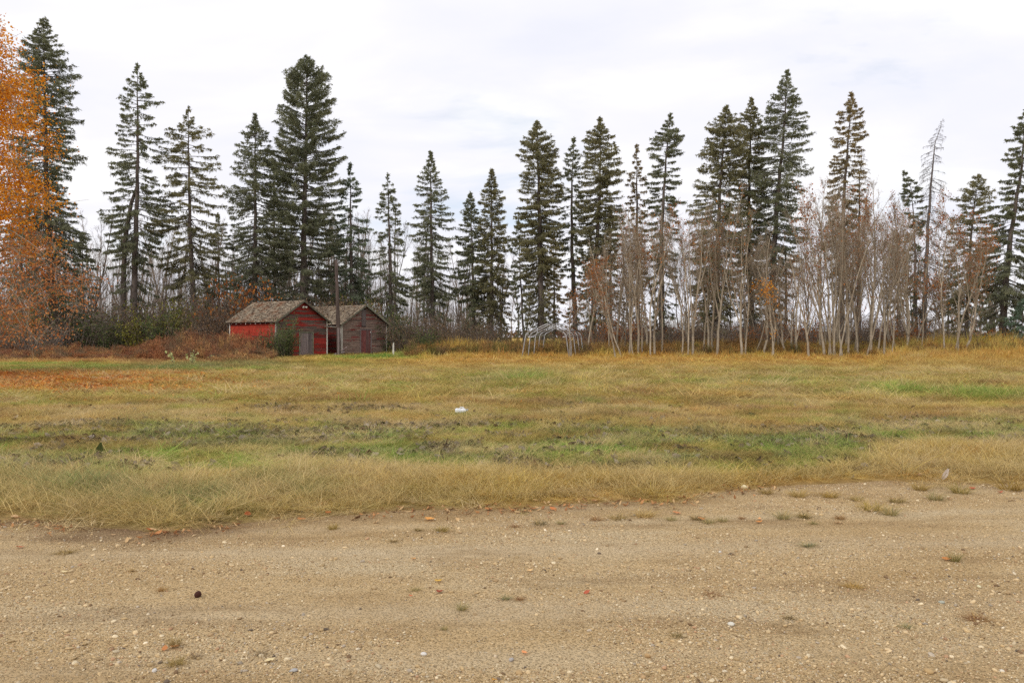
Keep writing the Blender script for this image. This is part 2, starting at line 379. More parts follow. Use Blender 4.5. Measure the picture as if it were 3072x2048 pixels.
st2 = b.ramp(sepd.outputs[0], [(0.0, lin(140, 116, 84)), (0.4, lin(176, 148, 104)), (0.8, lin(200, 178, 138)), (1.0, lin(222, 208, 180))])
c = b.mix(b.math('MULTIPLY', b.ramp(dist, [(0.30, 1.0), (0.55, 0.0)]), b.ramp(mid, [(0.35, 0.25), (0.65, 0.9)])), base, st)
c = b.mix(b.math('MULTIPLY', b.math('MULTIPLY', b.ramp(dist2, [(0.25, 1.0), (0.42, 0.0)]), b.math('GREATER_THAN', sepd.outputs[1], 0.62)), b.ramp(mid, [(0.35, 0.35), (0.6, 1.0)])), c, st2)
c = b.mix(1.0, c, b.ramp(fine, [(0.28, (0.45, 0.43, 0.40)), (0.48, (1, 1, 1)), (0.75, (1.2, 1.2, 1.2))]), 'MULTIPLY')
c = b.mix(b.math('MULTIPLY', b.attr('track', out='Fac'), 0.6), c, b.mix(b.ramp(mid, [(0.3, 0.0), (0.7, 1.0)]), lin(194, 172, 136), lin(214, 194, 160)))
c = b.mix(b.attr('soil', out='Fac'), c, lin(126, 100, 74))
c = b.mix(b.ramp(b.noise(b.mapp(p, (0.35, 1.6, 1), (3, 1, 0)), 1.5, 5, 0.6), [(0.52, 0.0), (0.70, 0.6)]), c, lin(146, 118, 84))
hgt = b.math('ADD', b.math('MULTIPLY', b.ramp(dist, [(0.0, 1.0), (0.5, 0.0)]), 0.7), b.math('MULTIPLY', fine, 0.6))
gravel_mat = b.pbr(c, 1.0, b.bump(hgt, 1.0, 0.02), spec=0.0)
dsoil = edge(Xg2) - Yg2
soil = (1 - sstep(0.0, 0.75, dsoil + 0.5 * (fbm(Xg2 * 2, Yg2 * 4, 3, 41) - 0.5))) * (0.35 + 0.55 * sstep(-1.2, -3.0, Xg2)) + 0.55 * np.exp(-((Yg2 - 6.15 + 0.1 * Xg2) / 0.12) ** 2) * sstep(-2.3, -3.5, Xg2) * fbm(Xg2 * 2, Yg2, 2, 43)
gravel = link('gravel_yard', raw_mesh('gravel_yard', np.stack([Xg2, Yg2, Zg2], -1).reshape(-1, 3), grid_faces(*Xg2.shape), gravel_mat, True, {'soil': np.clip(soil, 0, 0.9).ravel(), 'track': tracks(Xg2, Yg2).ravel()}))
tag(gravel, 'tan gravel and packed dirt driveway surface', kind='structure')

# stubble field beyond the trees
xs_ = np.linspace(-1500, 1500, 60); ys_ = np.array([99, 112, 130, 160, 220, 320, 450, 640])
YY, XX = np.meshgrid(ys_, xs_, indexing='ij')
b = NB('stubble'); p = b.pos(); c = b.ramp(b.noise(b.mapp(p, (0.02, 0.09, 1)), 1.0, 4, 0.6), [(0.35, lin(186, 150, 84)), (0.5, lin(214, 182, 112)), (0.65, lin(228, 200, 134))])
link('stubble_field', raw_mesh('stubble_field', np.stack([XX, YY, 0.10 + 0 * XX], -1).reshape(-1, 3), grid_faces(*XX.shape), b.pbr(c, 1.0, spec=0)))
tag(bpy.data.objects['stubble_field'], 'golden stubble field beyond the tree row', kind='structure')

# ------------------------------------------------------------------ scattering (uncountable cover only)
def scatter(name, protos, P, rot, scl, tint, label, pid=None):
    n = len(P); me = raw_mesh(name, P, [])
    rng = np.random.default_rng(n)
    a = me.attributes.new('rot', 'FLOAT_VECTOR', 'POINT'); a.data.foreach_set('vector', np.asarray(rot, np.float32).ravel())
    a = me.attributes.new('scl', 'FLOAT_VECTOR', 'POINT'); a.data.foreach_set('vector', np.asarray(scl, np.float32).ravel())
    a = me.attributes.new('tint', 'FLOAT_COLOR', 'POINT'); a.data.foreach_set('color', np.hstack([np.asarray(tint, np.float32), np.ones((n, 1), np.float32)]).ravel())
    if pid is None: pid = rng.integers(0, len(protos), n)
    a = me.attributes.new('pid', 'INT', 'POINT'); a.data.foreach_set('value', np.asarray(pid, np.int32))
    o = link(name, me); tag(o, label, kind='stuff')
    ng = bpy.data.node_groups.new(name, 'GeometryNodeTree')
    ng.interface.new_socket('Geometry', in_out='INPUT', socket_type='NodeSocketGeometry'); ng.interface.new_socket('Geometry', in_out='OUTPUT', socket_type='NodeSocketGeometry')
    N, L = ng.nodes, ng.links
    gi = N.new('NodeGroupInput'); go = N.new('NodeGroupOutput'); j = N.new('GeometryNodeJoinGeometry'); iop = N.new('GeometryNodeInstanceOnPoints')
    for pr in protos:
        oi = N.new('GeometryNodeObjectInfo'); oi.inputs['Object'].default_value = pr; oi.inputs['As Instance'].default_value = True
        L.new(oi.outputs['Geometry'], j.inputs[0])
    def na(nm, dt):
        q = N.new('GeometryNodeInputNamedAttribute'); q.data_type = dt; q.inputs['Name'].default_value = nm; return q.outputs[0]
    L.new(gi.outputs[0], iop.inputs['Points']); L.new(j.outputs[0], iop.inputs['Instance']); iop.inputs['Pick Instance'].default_value = True
    L.new(na('pid', 'INT'), iop.inputs['Instance Index']); L.new(na('rot', 'FLOAT_VECTOR'), iop.inputs['Rotation']); L.new(na('scl', 'FLOAT_VECTOR'), iop.inputs['Scale'])
    L.new(iop.outputs[0], go.inputs[0])
    md = o.modifiers.new('scatter', 'NODES'); md.node_group = ng
    return o
def proto(name, me): return bpy.data.objects.new(name, me)

def blade_mesh(name, seed, n, foot, w, lean=0.35, mat=None, hvar=(0.45, 1.0), flat=0.0):
    rng = np.random.default_rng(seed)
    r = foot * np.sqrt(rng.random(n)); a = rng.random(n) * 2 * np.pi
    B = np.stack([r * np.cos(a), r * np.sin(a), np.full(n, -0.03)], 1)
    az = a + rng.normal(0, 1.2, n); ln = np.abs(rng.normal(lean, lean * 0.6, n)) + flat * rng.random(n); h = rng.uniform(*hvar, n)
    D = np.stack([np.cos(az) * ln, np.sin(az) * ln, np.ones(n)], 1); D = D / np.linalg.norm(D, axis=1, keepdims=True) * h[:, None]
    wa = rng.random(n) * 2 * np.pi; Wv = np.stack([np.cos(wa), np.sin(wa), 0 * wa], 1) * (w * rng.uniform(0.6, 1.3, n))[:, None]
    Mid = B + D * 0.55; Tip = B + D + np.stack([np.cos(az) * ln * 0.35, np.sin(az) * ln * 0.35, -0.12 * ln], 1) * h[:, None]
    V = np.stack([B - Wv, B + Wv, Mid + Wv * 0.75, Mid - Wv * 0.75, Tip], 1).reshape(-1, 3)
    i = np.arange(n)[:, None] * 5
    v = np.repeat(rng.random(n), 5)
    return proto(name, raw_mesh(name, V, [i + np.array([[0, 1, 2, 3]]), i + np.array([[3, 2, 4]])], mat or M['grass'], attrs={'v': v}))
# unit-height tufts; scale z = height, scale xy = spread
tuft_near = [blade_mesh('tuft_near', 100 + k, 80, 0.14, 0.0024, 0.26, hvar=(0.3, 1.0)) for k in range(6)]
tuft_mid = [blade_mesh('tuft_mid', 120 + k, 70, 0.30, 0.0065, 0.4) for k in range(5)]
tuft_far = [blade_mesh('tuft_far', 140 + k, 70, 0.55, 0.016, 0.3) for k in range(5)]
def sample(n, y0, y1, rng, pw=1.0, wide=0.68, pad=2.0):
    Y = (y0 ** (1 + pw) + rng.random(n) * (y1 ** (1 + pw) - y0 ** (1 + pw))) ** (1 / (1 + pw))
    X = (rng.random(n) * 2 - 1) * (wide * Y + pad); return X, Y
def field_scatter(name, protos, n, y0, y1, seed, spread, hmul, label, pw=1.0, jit=0.35):
    rng = np.random.default_rng(seed); X, Y = sample(n, y0, y1, rng, pw)
    col, h, lit, lf, verge = zones(X, Y); d = Y - edge(X)
    keep = rng.random(n) < sstep(-0.45, 0.75, d + 0.9 * (fbm(X * 1.6, Y * 1.6, 3, 77) - 0.5)) ** 1.3
    keep &= ~((ys_shed(X, Y)))
    keep &= rng.random(n) > lit * 0.35 + lf * 0.6
    X, Y, col, h, n_ = X[keep], Y[keep], col[keep], h[keep], keep.sum()
    clump = fbm(X / 0.45 + 11, Y / 0.30 + 7, 3, 73)[:, None]
    tint = col * np.exp(rng.normal(0, 0.20, (n_, 1)) + 1.7 * (clump - 0.5)) * np.exp(rng.normal(0, 0.06, (n_, 3))) * (1.5 + 0.28 * verge[keep][:, None])
    tint = np.minimum(tint, np.array([[0.74, 0.58, 0.32]]))
    hh = h * rng.uniform(0.6, 1.35, n_) * hmul
    s = spread * rng.uniform(0.7, 1.35, n_)
    P = np.stack([X, Y, gh(X, Y)], 1)
    rot = np.stack([rng.normal(0, 0.12, n_), rng.normal(0, 0.12, n_), rng.random(n_) * 6.28], 1)
    return scatter(name, protos, P, rot, np.stack([s, s, hh], 1), tint, label)
SHED_A, SHED_B = (-17.96, 63.0), (-14.01, 68.0); TH = math.radians(50)
def ys_shed(X, Y):
    m = np.zeros(len(X), bool)
    for (ox, oy), w, l in ((SHED_A, 4.7, 6.4), (SHED_B, 4.8, 6.4)):
        dx, dy = X - ox, Y - oy; a = dx * math.cos(TH) + dy * math.sin(TH); c_ = -dx * math.sin(TH) + dy * math.cos(TH)
        m |= (a > -0.1) & (a < w + 0.1) & (c_ > -0.05) & (c_ < l + 0.1)
    return m
field_scatter('verge_grass', tuft_near, 24000, 6.5, 21, 1, 0.95, 1.0, 'dry verge grass and short green meadow grass', 0.75)
field_scatter('meadow_grass', tuft_mid, 30000, 19, 52, 2, 1.1, 1.0, 'short mown meadow grass, tan and olive', 0.6)
field_scatter('rough_grass', tuft_far, 17000, 48, 98, 3, 1.0, 1.1, 'rough orange and tan grass in front of the trees', 0.6)
# taller seed stalks in the verge
stalks = [blade_mesh('stalk_tuft', 160 + k, 16, 0.14, 0.0022, 0.22, hvar=(0.6, 1.0)) for k in range(4)]
rng = np.random.default_rng(5); X, Y = sample(9500, 7, 13.5, rng); col, h, lit, lf, verge = zones(X, Y)
k = (verge > 0.4) & (Y - edge(X) > 0.15); X, Y = X[k], Y[k]; n_ = len(X)
scatter('seed_stalks', stalks, np.stack([X, Y, gh(X, Y)], 1), np.stack([rng.normal(0, 0.1, n_), rng.normal(0, 0.1, n_), rng.random(n_) * 6.28], 1),
        np.stack([np.ones(n_)] * 2 + [rng.uniform(0.12, 0.25, n_)], 1), C['pale'] * rng.uniform(0.75, 1.15, (n_, 1)), 'thin pale seed stalks standing above the verge grass')

# curled dead leaves (three bent shapes)
def leaf_shape(name, mat, seed, L=1.0, Wd=0.34, n=6, curl=0.25, pointy=1.0):
    rng = np.random.default_rng(seed); t = np.linspace(0, 1, n + 1); prof = Wd * np.sin(np.pi * t ** 0.8) ** 0.9 + 0.01
    z = curl * (4 * (t - 0.5) ** 2) * rng.uniform(0.3, 1) ; V = []
    for k_ in range(n + 1):
        for sgn, zz in ((-1, 0.22), (0, 0), (1, 0.22)):
            V.append(((t[k_] - 0.5) * L, sgn * prof[k_] * rng.uniform(0.8, 1.15), z[k_] * L * 0.5 + zz * prof[k_] * rng.uniform(0.4, 1.6)))
    Fq = []
    for k_ in range(n):
        for c_ in range(2): i = k_ * 3 + c_; Fq.append((i, i + 1, i + 4, i + 3))
    return raw_mesh(name, V, np.array(Fq), mat, True, {'v': np.full(len(V), 0.5)})
lit_protos = [proto('dead_leaf', leaf_shape('dead_leaf', M['litter'], 200 + k, curl=0.5)) for k in range(5)]
rng = np.random.default_rng(8); X, Y = sample(42000, 9.3, 19, rng, 0.6); col, h, lit, lf, verge = zones(X, Y)
k = rng.random(len(X)) < lit * 0.95 + 0.03; X, Y = X[k], Y[k]; n_ = len(X)
pal = np.array([lin(150, 136, 118), lin(128, 112, 92), lin(96, 82, 66), lin(168, 154, 138), lin(112, 92, 68), lin(84, 84, 56)])
scatter('leaf_litter', lit_protos, np.stack([X, Y, gh(X, Y) + rng.uniform(0.01, 0.055, n_)], 1), np.stack([rng.normal(0, 0.5, n_), rng.normal(0, 0.5, n_), rng.random(n_) * 6.28], 1),
        rng.uniform(0.05, 0.15, (n_, 1)) * np.ones((1, 3)), pal[rng.integers(0, 6, n_)] * rng.uniform(0.7, 1.25, (n_, 1)), 'grey brown mown leaf litter lying in the green grass')
# orange leaf carpet below the orange tree
rng = np.random.default_rng(9); X, Y = sample(100000, 19, 40, rng, 0.7, 0.75); col, h, lit, lf, verge = zones(X, Y)
k = rng.random(len(X)) < lf * 0.9 + 0.035 * sstep(1900, 600, CX + F * X / Y); X, Y = X[k], Y[k]; n_ = len(X)
pal = 1.3 * np.array([lin(206, 126, 54), lin(186, 108, 50), lin(160, 88, 46), lin(214, 156, 78), lin(196, 150, 104), lin(128, 80, 50)])
scatter('orange_leaf_carpet', lit_protos, np.stack([X, Y, gh(X, Y) + rng.uniform(0.02, 0.09, n_)], 1), np.stack([rng.normal(0, 0.45, n_), rng.normal(0, 0.45, n_), rng.random(n_) * 6.28], 1),
        rng.uniform(0.07, 0.12, (n_, 1)) * np.ones((1, 3)), pal[rng.integers(0, 6, n_)] * rng.uniform(0.75, 1.15, (n_, 1)), 'orange fallen leaves carpeting the grass below the orange tree')
# leaves and twigs caught along the gravel edge
rng = np.random.default_rng(10); n_ = 1100; X = rng.uniform(-8, 9, n_); Y = edge(X) + rng.normal(-0.10, 0.16, n_); z = np.where(Y > edge(X), gh(X, Y), gravel_z(X, Y))
k = vnoise(X * 1.5, 3.0, 44) > 0.35; X, Y, z = X[k], Y[k], z[k]; n_ = len(X)
pal = np.array([lin(204, 152, 104), lin(170, 122, 84), lin(120, 92, 66), lin(218, 184, 136)])
scatter('edge_debris', lit_protos, np.stack([X, Y, z + 0.012], 1), np.stack([rng.normal(0, 0.4, n_), rng.normal(0, 0.4, n_), rng.random(n_) * 6.28], 1),
        np.stack([rng.uniform(0.025, 0.085, n_), rng.uniform(0.015, 0.045, n_), rng.uniform(0.02, 0.06, n_)], 1), pal[rng.integers(0, 4, n_)], 'small leaf scraps and twigs along the gravel edge')

# gravel stones
def ico(seed, sub=1, flat=0.6, rough=0.18):
    import bmesh
    bm = bmesh.new(); bmesh.ops.create_icosphere(bm, subdivisions=sub, radius=0.5); rg = np.random.default_rng(seed)
    dirs = rg.normal(size=(5, 3))
    for v in bm.verts:
        k_ = 1 + rough * sum(math.sin(float(np.dot(dirs[i], v.co)) * 3 + i) for i in range(5)) / 2
        v.co = Vector((v.co.x * k_, v.co.y * k_ * 0.75, v.co.z * k_ * flat))
    return bm
b = NB('gravel_stone'); nz = b.noise(b.obj(), 5, 4, 0.6); M['stone_i'] = b.pbr(b.mix(1.0, b.attr('tint', 'INSTANCER'), b.ramp(nz, [(0.3, 0.75), (0.7, 1.15)]), 'MULTIPLY'), 0.85, b.bump(nz, 0.3, 0.05), spec=0.2)
stone_protos = []
for k in range(6):
    bm = ico(300 + k, 2 if k < 3 else 1, 0.5 + 0.04 * k); me = bpy.data.meshes.new('pebble'); bm.to_mesh(me); bm.free(); me.materials.append(M['stone_i']); me.polygons.foreach_set('use_smooth', [True] * len(me.polygons)); stone_protos.append(proto('pebble', me))
rng = np.random.default_rng(11); n_ = 190000
Y = 3.0 + 7.0 * rng.random(n_) ** 1.25; X = (rng.random(n_) * 2 - 1) * (0.66 * Y + 0.6)
dens = fbm(X / 1.6 + 3, Y / 0.7 + 3, 4, 51); k = (Y < edge(X) - 0.02) & (rng.random(n_) < (0.10 + 1.5 * sstep(0.42, 0.66, dens)) * (1 - 0.85 * tracks(X, Y))); X, Y = X[k], Y[k]; n_ = len(X)
sz = 0.0065 + 0.0044 * rng.pareto(2.8, n_); sz = np.clip(sz, 0, 0.032)
pal = 1.08 * np.array([lin(200, 176, 136), lin(186, 160, 118), lin(210, 192, 158), lin(166, 140, 104), lin(172, 158, 138), lin(230, 214, 184), lin(120, 96, 70), lin(178, 142, 108), lin(108, 94, 80)])
pp = rng.choice(9, n_, p=[.30, .26, .15, .14, .05, .01, .03, .05, .01])
scatter('gravel_stones', stone_protos, np.stack([X, Y, gravel_z(X, Y) + sz * 0.12], 1), np.stack([rng.normal(0, 0.25, n_), rng.normal(0, 0.25, n_), rng.random(n_) * 6.28], 1),
        sz[:, None] * rng.uniform(0.75, 1.3, (n_, 3)), pal[pp] * rng.uniform(0.75, 1.25, (n_, 1)), 'loose tan pebbles and grit on the gravel yard')
# ------------------------------------------------------------------ spruces
def polyline_at(pts, z):
    """x, y of a trunk polyline (top first) at height z."""
    zs = np.array([p[2] for p in pts])[::-1]; return np.array([np.interp(z, zs, np.array([p[k] for p in pts])[::-1]) for k in (0, 1)])
def spruce(label, D, trunk, prof, cb, style='dense', seed=0, tint=(1, 1, 1), r0=None, asym=1.0, dead_low=True, extra=None, group='spruces in the shelterbelt row', name='spruce_tree', dens=1.0, key_low=True):
    rng = np.random.default_rng(500 + seed)
    pts = [(gx(x, D), 0.0, gz(y, D)) for x, y in trunk]
    top = pts[0][2]
    if pts[-1][2] > 0.0: pts.append((pts[-1][0], 0, -0.2))
    else: pts[-1] = (pts[-1][0], 0, -0.2)
    # gentle bend towards / away
    bx = pts[-1][0]; bend = rng.normal(0, 0.3)
    pts = [(x - bx, bend * (z / top) ** 2, z) for x, _, z in pts]
    root = empty(name, (bx, D, 0)); tag(root, label, 'tree', group)
    root_r = r0 or 0.0135 * top
    fine = []
    for a, c_ in zip(pts[:-1], pts[1:]):
        m = max(2, int(abs(a[2] - c_[2]) / 0.9))
        for t in range(m): fine.append(tuple(a[k] + (c_[k] - a[k]) * t / m for k in range(3)))
    fine.append(pts[-1])
    fine = [(x + 0.03 * math.sin(z * 1.7 + seed), y, z) for x, y, z in fine]
    rad = [max(0.012, root_r * (1 - p_[2] / top) ** 0.85 * (1 + 0.5 * math.exp(-max(p_[2], 0) / 0.5))) for p_ in fine]
    MB().tube(fine, rad, 8).build('trunk', M['dead_bark'] if style == 'dead' else M['spruce_bark'], root, True)
    py = np.array([top] + [gz(y, D) for y, _ in prof] + [gz(cb, D)]); pr = np.array([0.12] + [r / F * D for _, r in prof] + [prof[-1][1] / F * D * 0.8])
    o = np.argsort(py); py, pr = py[o], pr[o]
    if key_low and cb > 870: cb = min(cb + 75, 1012)
    zb = gz(cb, D)
    P = dict(dense=dict(st=0.30, nb=5, lat=11, e_top=0.38, e_low=-0.28, hang=0.5, q=11, gap=0.08), open=dict(st=0.42, nb=5, lat=10, e_top=0.70, e_low=-0.05, hang=0.45, q=11, gap=0.06),
             sparse=dict(st=0.36, nb=4, lat=9, e_top=0.30, e_low=-0.32, hang=0.65, q=11, gap=0.20), dead=dict(st=0.34, nb=4, lat=7, e_top=0.35, e_low=-0.7, hang=0.8, q=2, gap=0.1))[style]
    dens = dens * rng.uniform(0.8, 1.3); stf = rng.uniform(0.85, 1.12)
    wood0, wood1, wr0, wr1 = [], [], [], []
    Vq, Dq, Wq, vv = [], [], [], []
    z = top - 0.15
    lay = 0
    while z > zb:
        u = (top - z) / (top - zb)
        R = np.interp(z, py, pr) * (0.45 + 0.55 * sstep(0.0, 0.16, u))
        # clumped layers: some whorls long, some short
        lay_m = 0.74 + 0.5 * vnoise(z * 1.5 + seed * 7, 0.5, 60)
        nb = P['nb'] + (1 if R > 2 else 0) - (1 if u < 0.06 else 0)
        a0 = rng.random() * 6.28
        for k in range(nb):
            az = a0 + 6.283 * k / nb + rng.normal(0, 0.35)
            if rng.random() < P['gap'] or (u > .12 and float(vnoise(z * 0.55 + seed * 5, (az % 6.283) * 1.2, 63)) < 0.20): continue
            sector = 0.70 + 0.6 * float(vnoise(z * 0.45 + 3, az * 1.1 + seed * 3 + 20, 61))
            L = R * min(1.12, 0.99 * lay_m * sector * rng.uniform(0.8, 1.15)) * (asym if math.cos(az) > 0 else 2 - asym)
            if L < 0.12: L = 0.12
            zz = z + rng.normal(0, 0.08); tx, ty = polyline_at(pts, zz)
            e = P['e_top'] * (1 - u) ** 1.3 + P['e_low'] * u ** 0.6 + rng.normal(0, 0.10)
            dh = np.array([math.cos(az), math.sin(az), 0]); perp = np.array([-dh[1], dh[0], 0])
            ns = 6; s = np.linspace(0, 1, ns + 1)
            droop = (0.16 + 0.30 * u) * L; up = (0.14 + 0.22 * u) * L
            if style == 'dead': droop, up = 0.35 * L, 0.05 * L
            cen = np.array([tx, ty, zz]) + dh * (L * s * math.cos(min(e, 1.1)))[:, None]
            cen[:, 2] += math.sin(e) * L * s - droop * s ** 2 + up * s ** 3.5
            cen[:, :2] += rng.normal(0, 0.02 * L, (ns + 1, 2)) * s[:, None]
            rr = (0.012 + 0.011 * L) * (1 - s * 0.85)
            wood0.append(cen[:-1]); wood1.append(cen[1:]); wr0.append(rr[:-1]); wr1.append(rr[1:])
            needle = 1.0
            if style == 'dead': needle = 0.0 if u < 0.38 or rng.random() < 0.35 else 0.5
            elif dead_low and u > 0.78: needle = 0.55 * (1 if rng.random() < 0.75 else 0.2)
            nl = max(3, int(L * P['lat'] * dens)); s0 = 0.10 if style == 'dense' else 0.22
            sl = s0 + (1 - s0) * rng.random(nl) ** 0.75
            B = np.stack([np.interp(sl, s, cen[:, j]) for j in range(3)], 1)
            side = np.where(rng.random(nl) < 0.5, -1.0, 1.0)
            lt = (0.10 + 0.32 * min(L, 2.8)) * (1 - 0.62 * sl) * rng.uniform(0.5, 1.2, nl)
            td = dh[None] * 0.75 + perp[None] * side[:, None] * rng.uniform(0.4, 1.0, nl)[:, None] + np.array([0, 0, 1.0])[None] * rng.normal(-0.28 * u - 0.05, 0.12, nl)[:, None]
            td = unit(td); E = B + td * lt[:, None]; E[:, 2] -= 0.12 * lt
            if style == 'dead' or u > 0.6 or rng.random() < 0.3:
                wood0.append(B); wood1.append(E); wr0.append(np.full(nl, 0.011)); wr1.append(np.full(nl, 0.004))
                if style == 'dead':
                    hl = rng.uniform(0.1, 0.35, nl); wood0.append(E); wood1.append(E + np.stack([rng.normal(0, .05, nl), rng.normal(0, .05, nl), -hl], 1)); wr0.append(np.full(nl, 0.008)); wr1.append(np.full(nl, 0.003))
            if needle > 0:
                q = P['q']; nn_ = nl * q
                f = rng.random(nn_); I = np.repeat(np.arange(nl), q); keep = rng.random(nn_) < needle
                Cc = B[I] + (E - B)[I] * f[:, None] + rng.normal(0, 0.035, (nn_, 3))
                isd = rng.random(nn_) < P['hang'] * (0.35 + 0.65 * u)
                hd = unit(np.stack([rng.normal(0, .28, nn_), rng.normal(0, .28, nn_), -np.ones(nn_)], 1))
                dd = np.where(isd[:, None], hd, unit(td[I] + rng.normal(0, 0.35, (nn_, 3)))) * (rng.uniform(0.11, 0.23, nn_) * (0.8 + 0.5 * isd))[:, None]
                wd = unit(np.cross(dd, rvec(rng, nn_))) * rng.uniform(0.021, 0.040, nn_)[:, None]
                br = rng.normal(0, 0.14)
                Vq.append(Cc[keep]); Dq.append(dd[keep]); Wq.append(wd[keep]); vv.append(np.clip(0.5 + br + 0.18 * rng.normal(size=nn_) - 0.0, 0, 1)[keep])
                # tip tuft
                nt_ = 5; tp = cen[-1][None] + rng.normal(0, 0.05, (nt_, 3)) - dh[None] * rng.random((nt_, 1)) * 0.2
                dd = unit(dh[None] + rng.normal(0, 0.6, (nt_, 3))) * rng.uniform(0.12, 0.26, (nt_, 1)); wd = unit(np.cross(dd, rvec(rng, nt_))) * 0.04
                Vq.append(tp); Dq.append(dd); Wq.append(wd); vv.append(np.clip(0.6 + 0.2 * rng.normal(size=nt_), 0, 1))
        z -= P['st'] * stf * rng.uniform(0.7, 1.3) * (0.55 + 0.45 * min(1, u * 4)); lay += 1
    # leader
    if style != 'dead':
        n_ = 40; f = rng.random(n_) * 0.9; tx, ty = polyline_at(pts, top)
        Cc = np.array([tx, ty, top])[None] - np.stack([0 * f, 0 * f, f], 1); dd = unit(np.stack([rng.normal(0, .6, n_), rng.normal(0, .6, n_), np.ones(n_)], 1)) * 0.2
        Vq.append(Cc); Dq.append(dd); Wq.append(unit(np.cross(dd, rvec(rng, n_))) * 0.035); vv.append(rng.uniform(0.4, 0.9, n_))
    # bare dead limbs below the crown
    nd = int(26 * (zb - 0.5) / 6) if zb > 1 else 0
    for k in range(nd):
        zz = rng.uniform(0.8, zb + 1.0); az = rng.random() * 6.28; L = rng.uniform(0.5, 2.2) * 0.8; tx, ty = polyline_at(pts, zz); s = np.linspace(0, 1, 5)
        c_ = np.array([tx, ty, zz]) + np.stack([math.cos(az) * L * s, math.sin(az) * L * s, -0.35 * L * s ** 1.5 + rng.normal(0, .04, 5)], 1)
        wood0.append(c_[:-1]); wood1.append(c_[1:]); rr = 0.02 * (1 - s * 0.8); wr0.append(rr[:-1]); wr1.append(rr[1:])
        m = 5; I = rng.integers(1, 5, m); e_ = c_[I] + rng.normal(0, 0.3, (m, 3)); wood0.append(c_[I]); wood1.append(e_); wr0.append(np.full(m, .008)); wr1.append(np.full(m, .003))
    Vw, Qw = seg_arrays(np.concatenate(wood0), np.concatenate(wood1), np.concatenate(wr0), np.concatenate(wr1))
    link('branches', raw_mesh('branches', Vw, Qw, M['dead_bark'], False), root)
    if extra: extra(root, pts, top, rng)
    if Vq:
        V, Q = tri_arrays(np.concatenate(Vq), np.concatenate(Dq), np.concatenate(Wq))
        link('crown', raw_mesh('crown', V, Q, M['needles'], False, {'v': np.repeat(np.concatenate(vv), 3)}), root, color=tuple(tint) + (1,))
    return root

def twin(trunk, D, rr):
    def f(root, pts, top, rng):
        P_ = [(gx(x, D) - root.location.x, 0.35, gz(y, D)) for x, y in trunk]
        if P_[-1][2] > -0.1: P_[-1] = (P_[-1][0], 0.35, -0.2)
        fine = []
        for a, c_ in zip(P_[:-1], P_[1:]):
            for t in range(5): fine.append(tuple(a[k] + (c_[k] - a[k]) * t / 5 for k in range(3)))
        fine.append(P_[-1]); MB().tube(fine, [rr * (0.45 + 0.55 * i / len(fine)) for i in range(len(fine))], 8).build('trunk', M['spruce_bark'], root, True)
    return f
G, OL, BR, BL = (0.95, 1.0, 0.92), (1.12, 1.05, 0.85), (1.35, 1.08, 0.85), (0.85, 1.0, 1.0)
SPR = {}
def S(key, short, *a, **k): SPR[key] = (short, k['trunk'][0][0], spruce(*a, **k))
S('t1', 'the broad-topped spruce', 'tall broad-topped spruce directly beside the orange-leaved tree, second tallest in the row', 74, trunk=[(136, 60), (138, 300), (142, 640), (158, 900), (166, 1064)],
  prof=[(75, 32), (110, 55), (200, 72), (290, 98), (400, 88), (470, 95), (540, 60), (600, 85), (700, 125), (800, 130), (850, 100)], cb=900, style='dense', seed=1, tint=G, r0=0.40, dens=0.85)
S('t2', 'the twin-trunked spruce', 'dark ragged spruce with two bare trunks below and a narrow top', 76, trunk=[(411, 190), (413, 400), (412, 560), (404, 800), (398, 1052)],
  prof=[(225, 26), (270, 48), (300, 66), (360, 58), (420, 70), (480, 76), (520, 60), (600, 112), (650, 82), (740, 95), (800, 60), (850, 70)], cb=880, style='sparse', seed=2, tint=G, r0=0.36, extra=twin([(405, 560), (388, 610), (369, 720), (364, 880), (366, 1052)], 76, 0.30), dens=1.25)
S('t3', 'the mossy spruce', 'greyish green mossy spruce between the twin-trunked spruce and the red shed', 78, trunk=[(564, 322), (566, 500), (570, 700), (582, 930), (584, 1050)],
  prof=[(350, 32), (400, 62), (470, 85), (520, 78), (580, 92), (660, 108), (740, 112), (820, 90)], cb=900, style='sparse', seed=3, tint=OL, dens=1.15)
S('t4', 'the spruce behind the red shed', 'full dark spruce rising behind the far end of the red shed roof', 79, trunk=[(766, 343), (766, 700), (762, 1050)],
  prof=[(365, 16), (400, 40), (440, 55), (500, 72), (560, 84), (640, 78), (720, 96), (800, 92)], cb=880, style='dense', seed=4, tint=G)
S('t5', 'the tallest spruce', 'tallest and widest spruce with upswept open branches behind the red shed', 80, trunk=[(918, 167), (917, 400), (911, 700), (909, 1050)],
  prof=[(175, 22), (190, 44), (230, 72), (290, 88), (370, 104), (440, 112), (520, 106), (600, 112), (680, 118), (760, 108), (840, 105)], cb=905, style='open', seed=5, tint=G, r0=0.40, dens=1.3)
S('t6', 'the thin-tipped spruce', 'small dark spruce with a bare spindly tip behind the leaning pole', 82, trunk=[(1050, 487), (1052, 700), (1056, 1050)],
  prof=[(525, 12), (550, 32), (600, 42), (650, 52), (720, 62), (800, 74), (860, 70)], cb=900, style='sparse', seed=6, tint=BL, dens=1.3)
S('t7', 'the drooping spruce', 'slim drooping spruce rising behind the grey shed roof', 82, trunk=[(1163, 519), (1168, 700), (1176, 1050)],
  prof=[(550, 14), (580, 32), (640, 44), (700, 48), (780, 58), (860, 66), (930, 56)], cb=950, style='sparse', seed=7, tint=G, dens=1.3)
S('t8', 'the spruce beside the grey shed', 'full pointed spruce standing alone over the brush beside the grey shed', 80, trunk=[(1291, 452), (1293, 700), (1300, 1050)],
  prof=[(475, 16), (510, 30), (560, 38), (620, 52), (680, 66), (730, 60), (800, 76), (880, 66)], cb=955, style='dense', seed=8, tint=G)
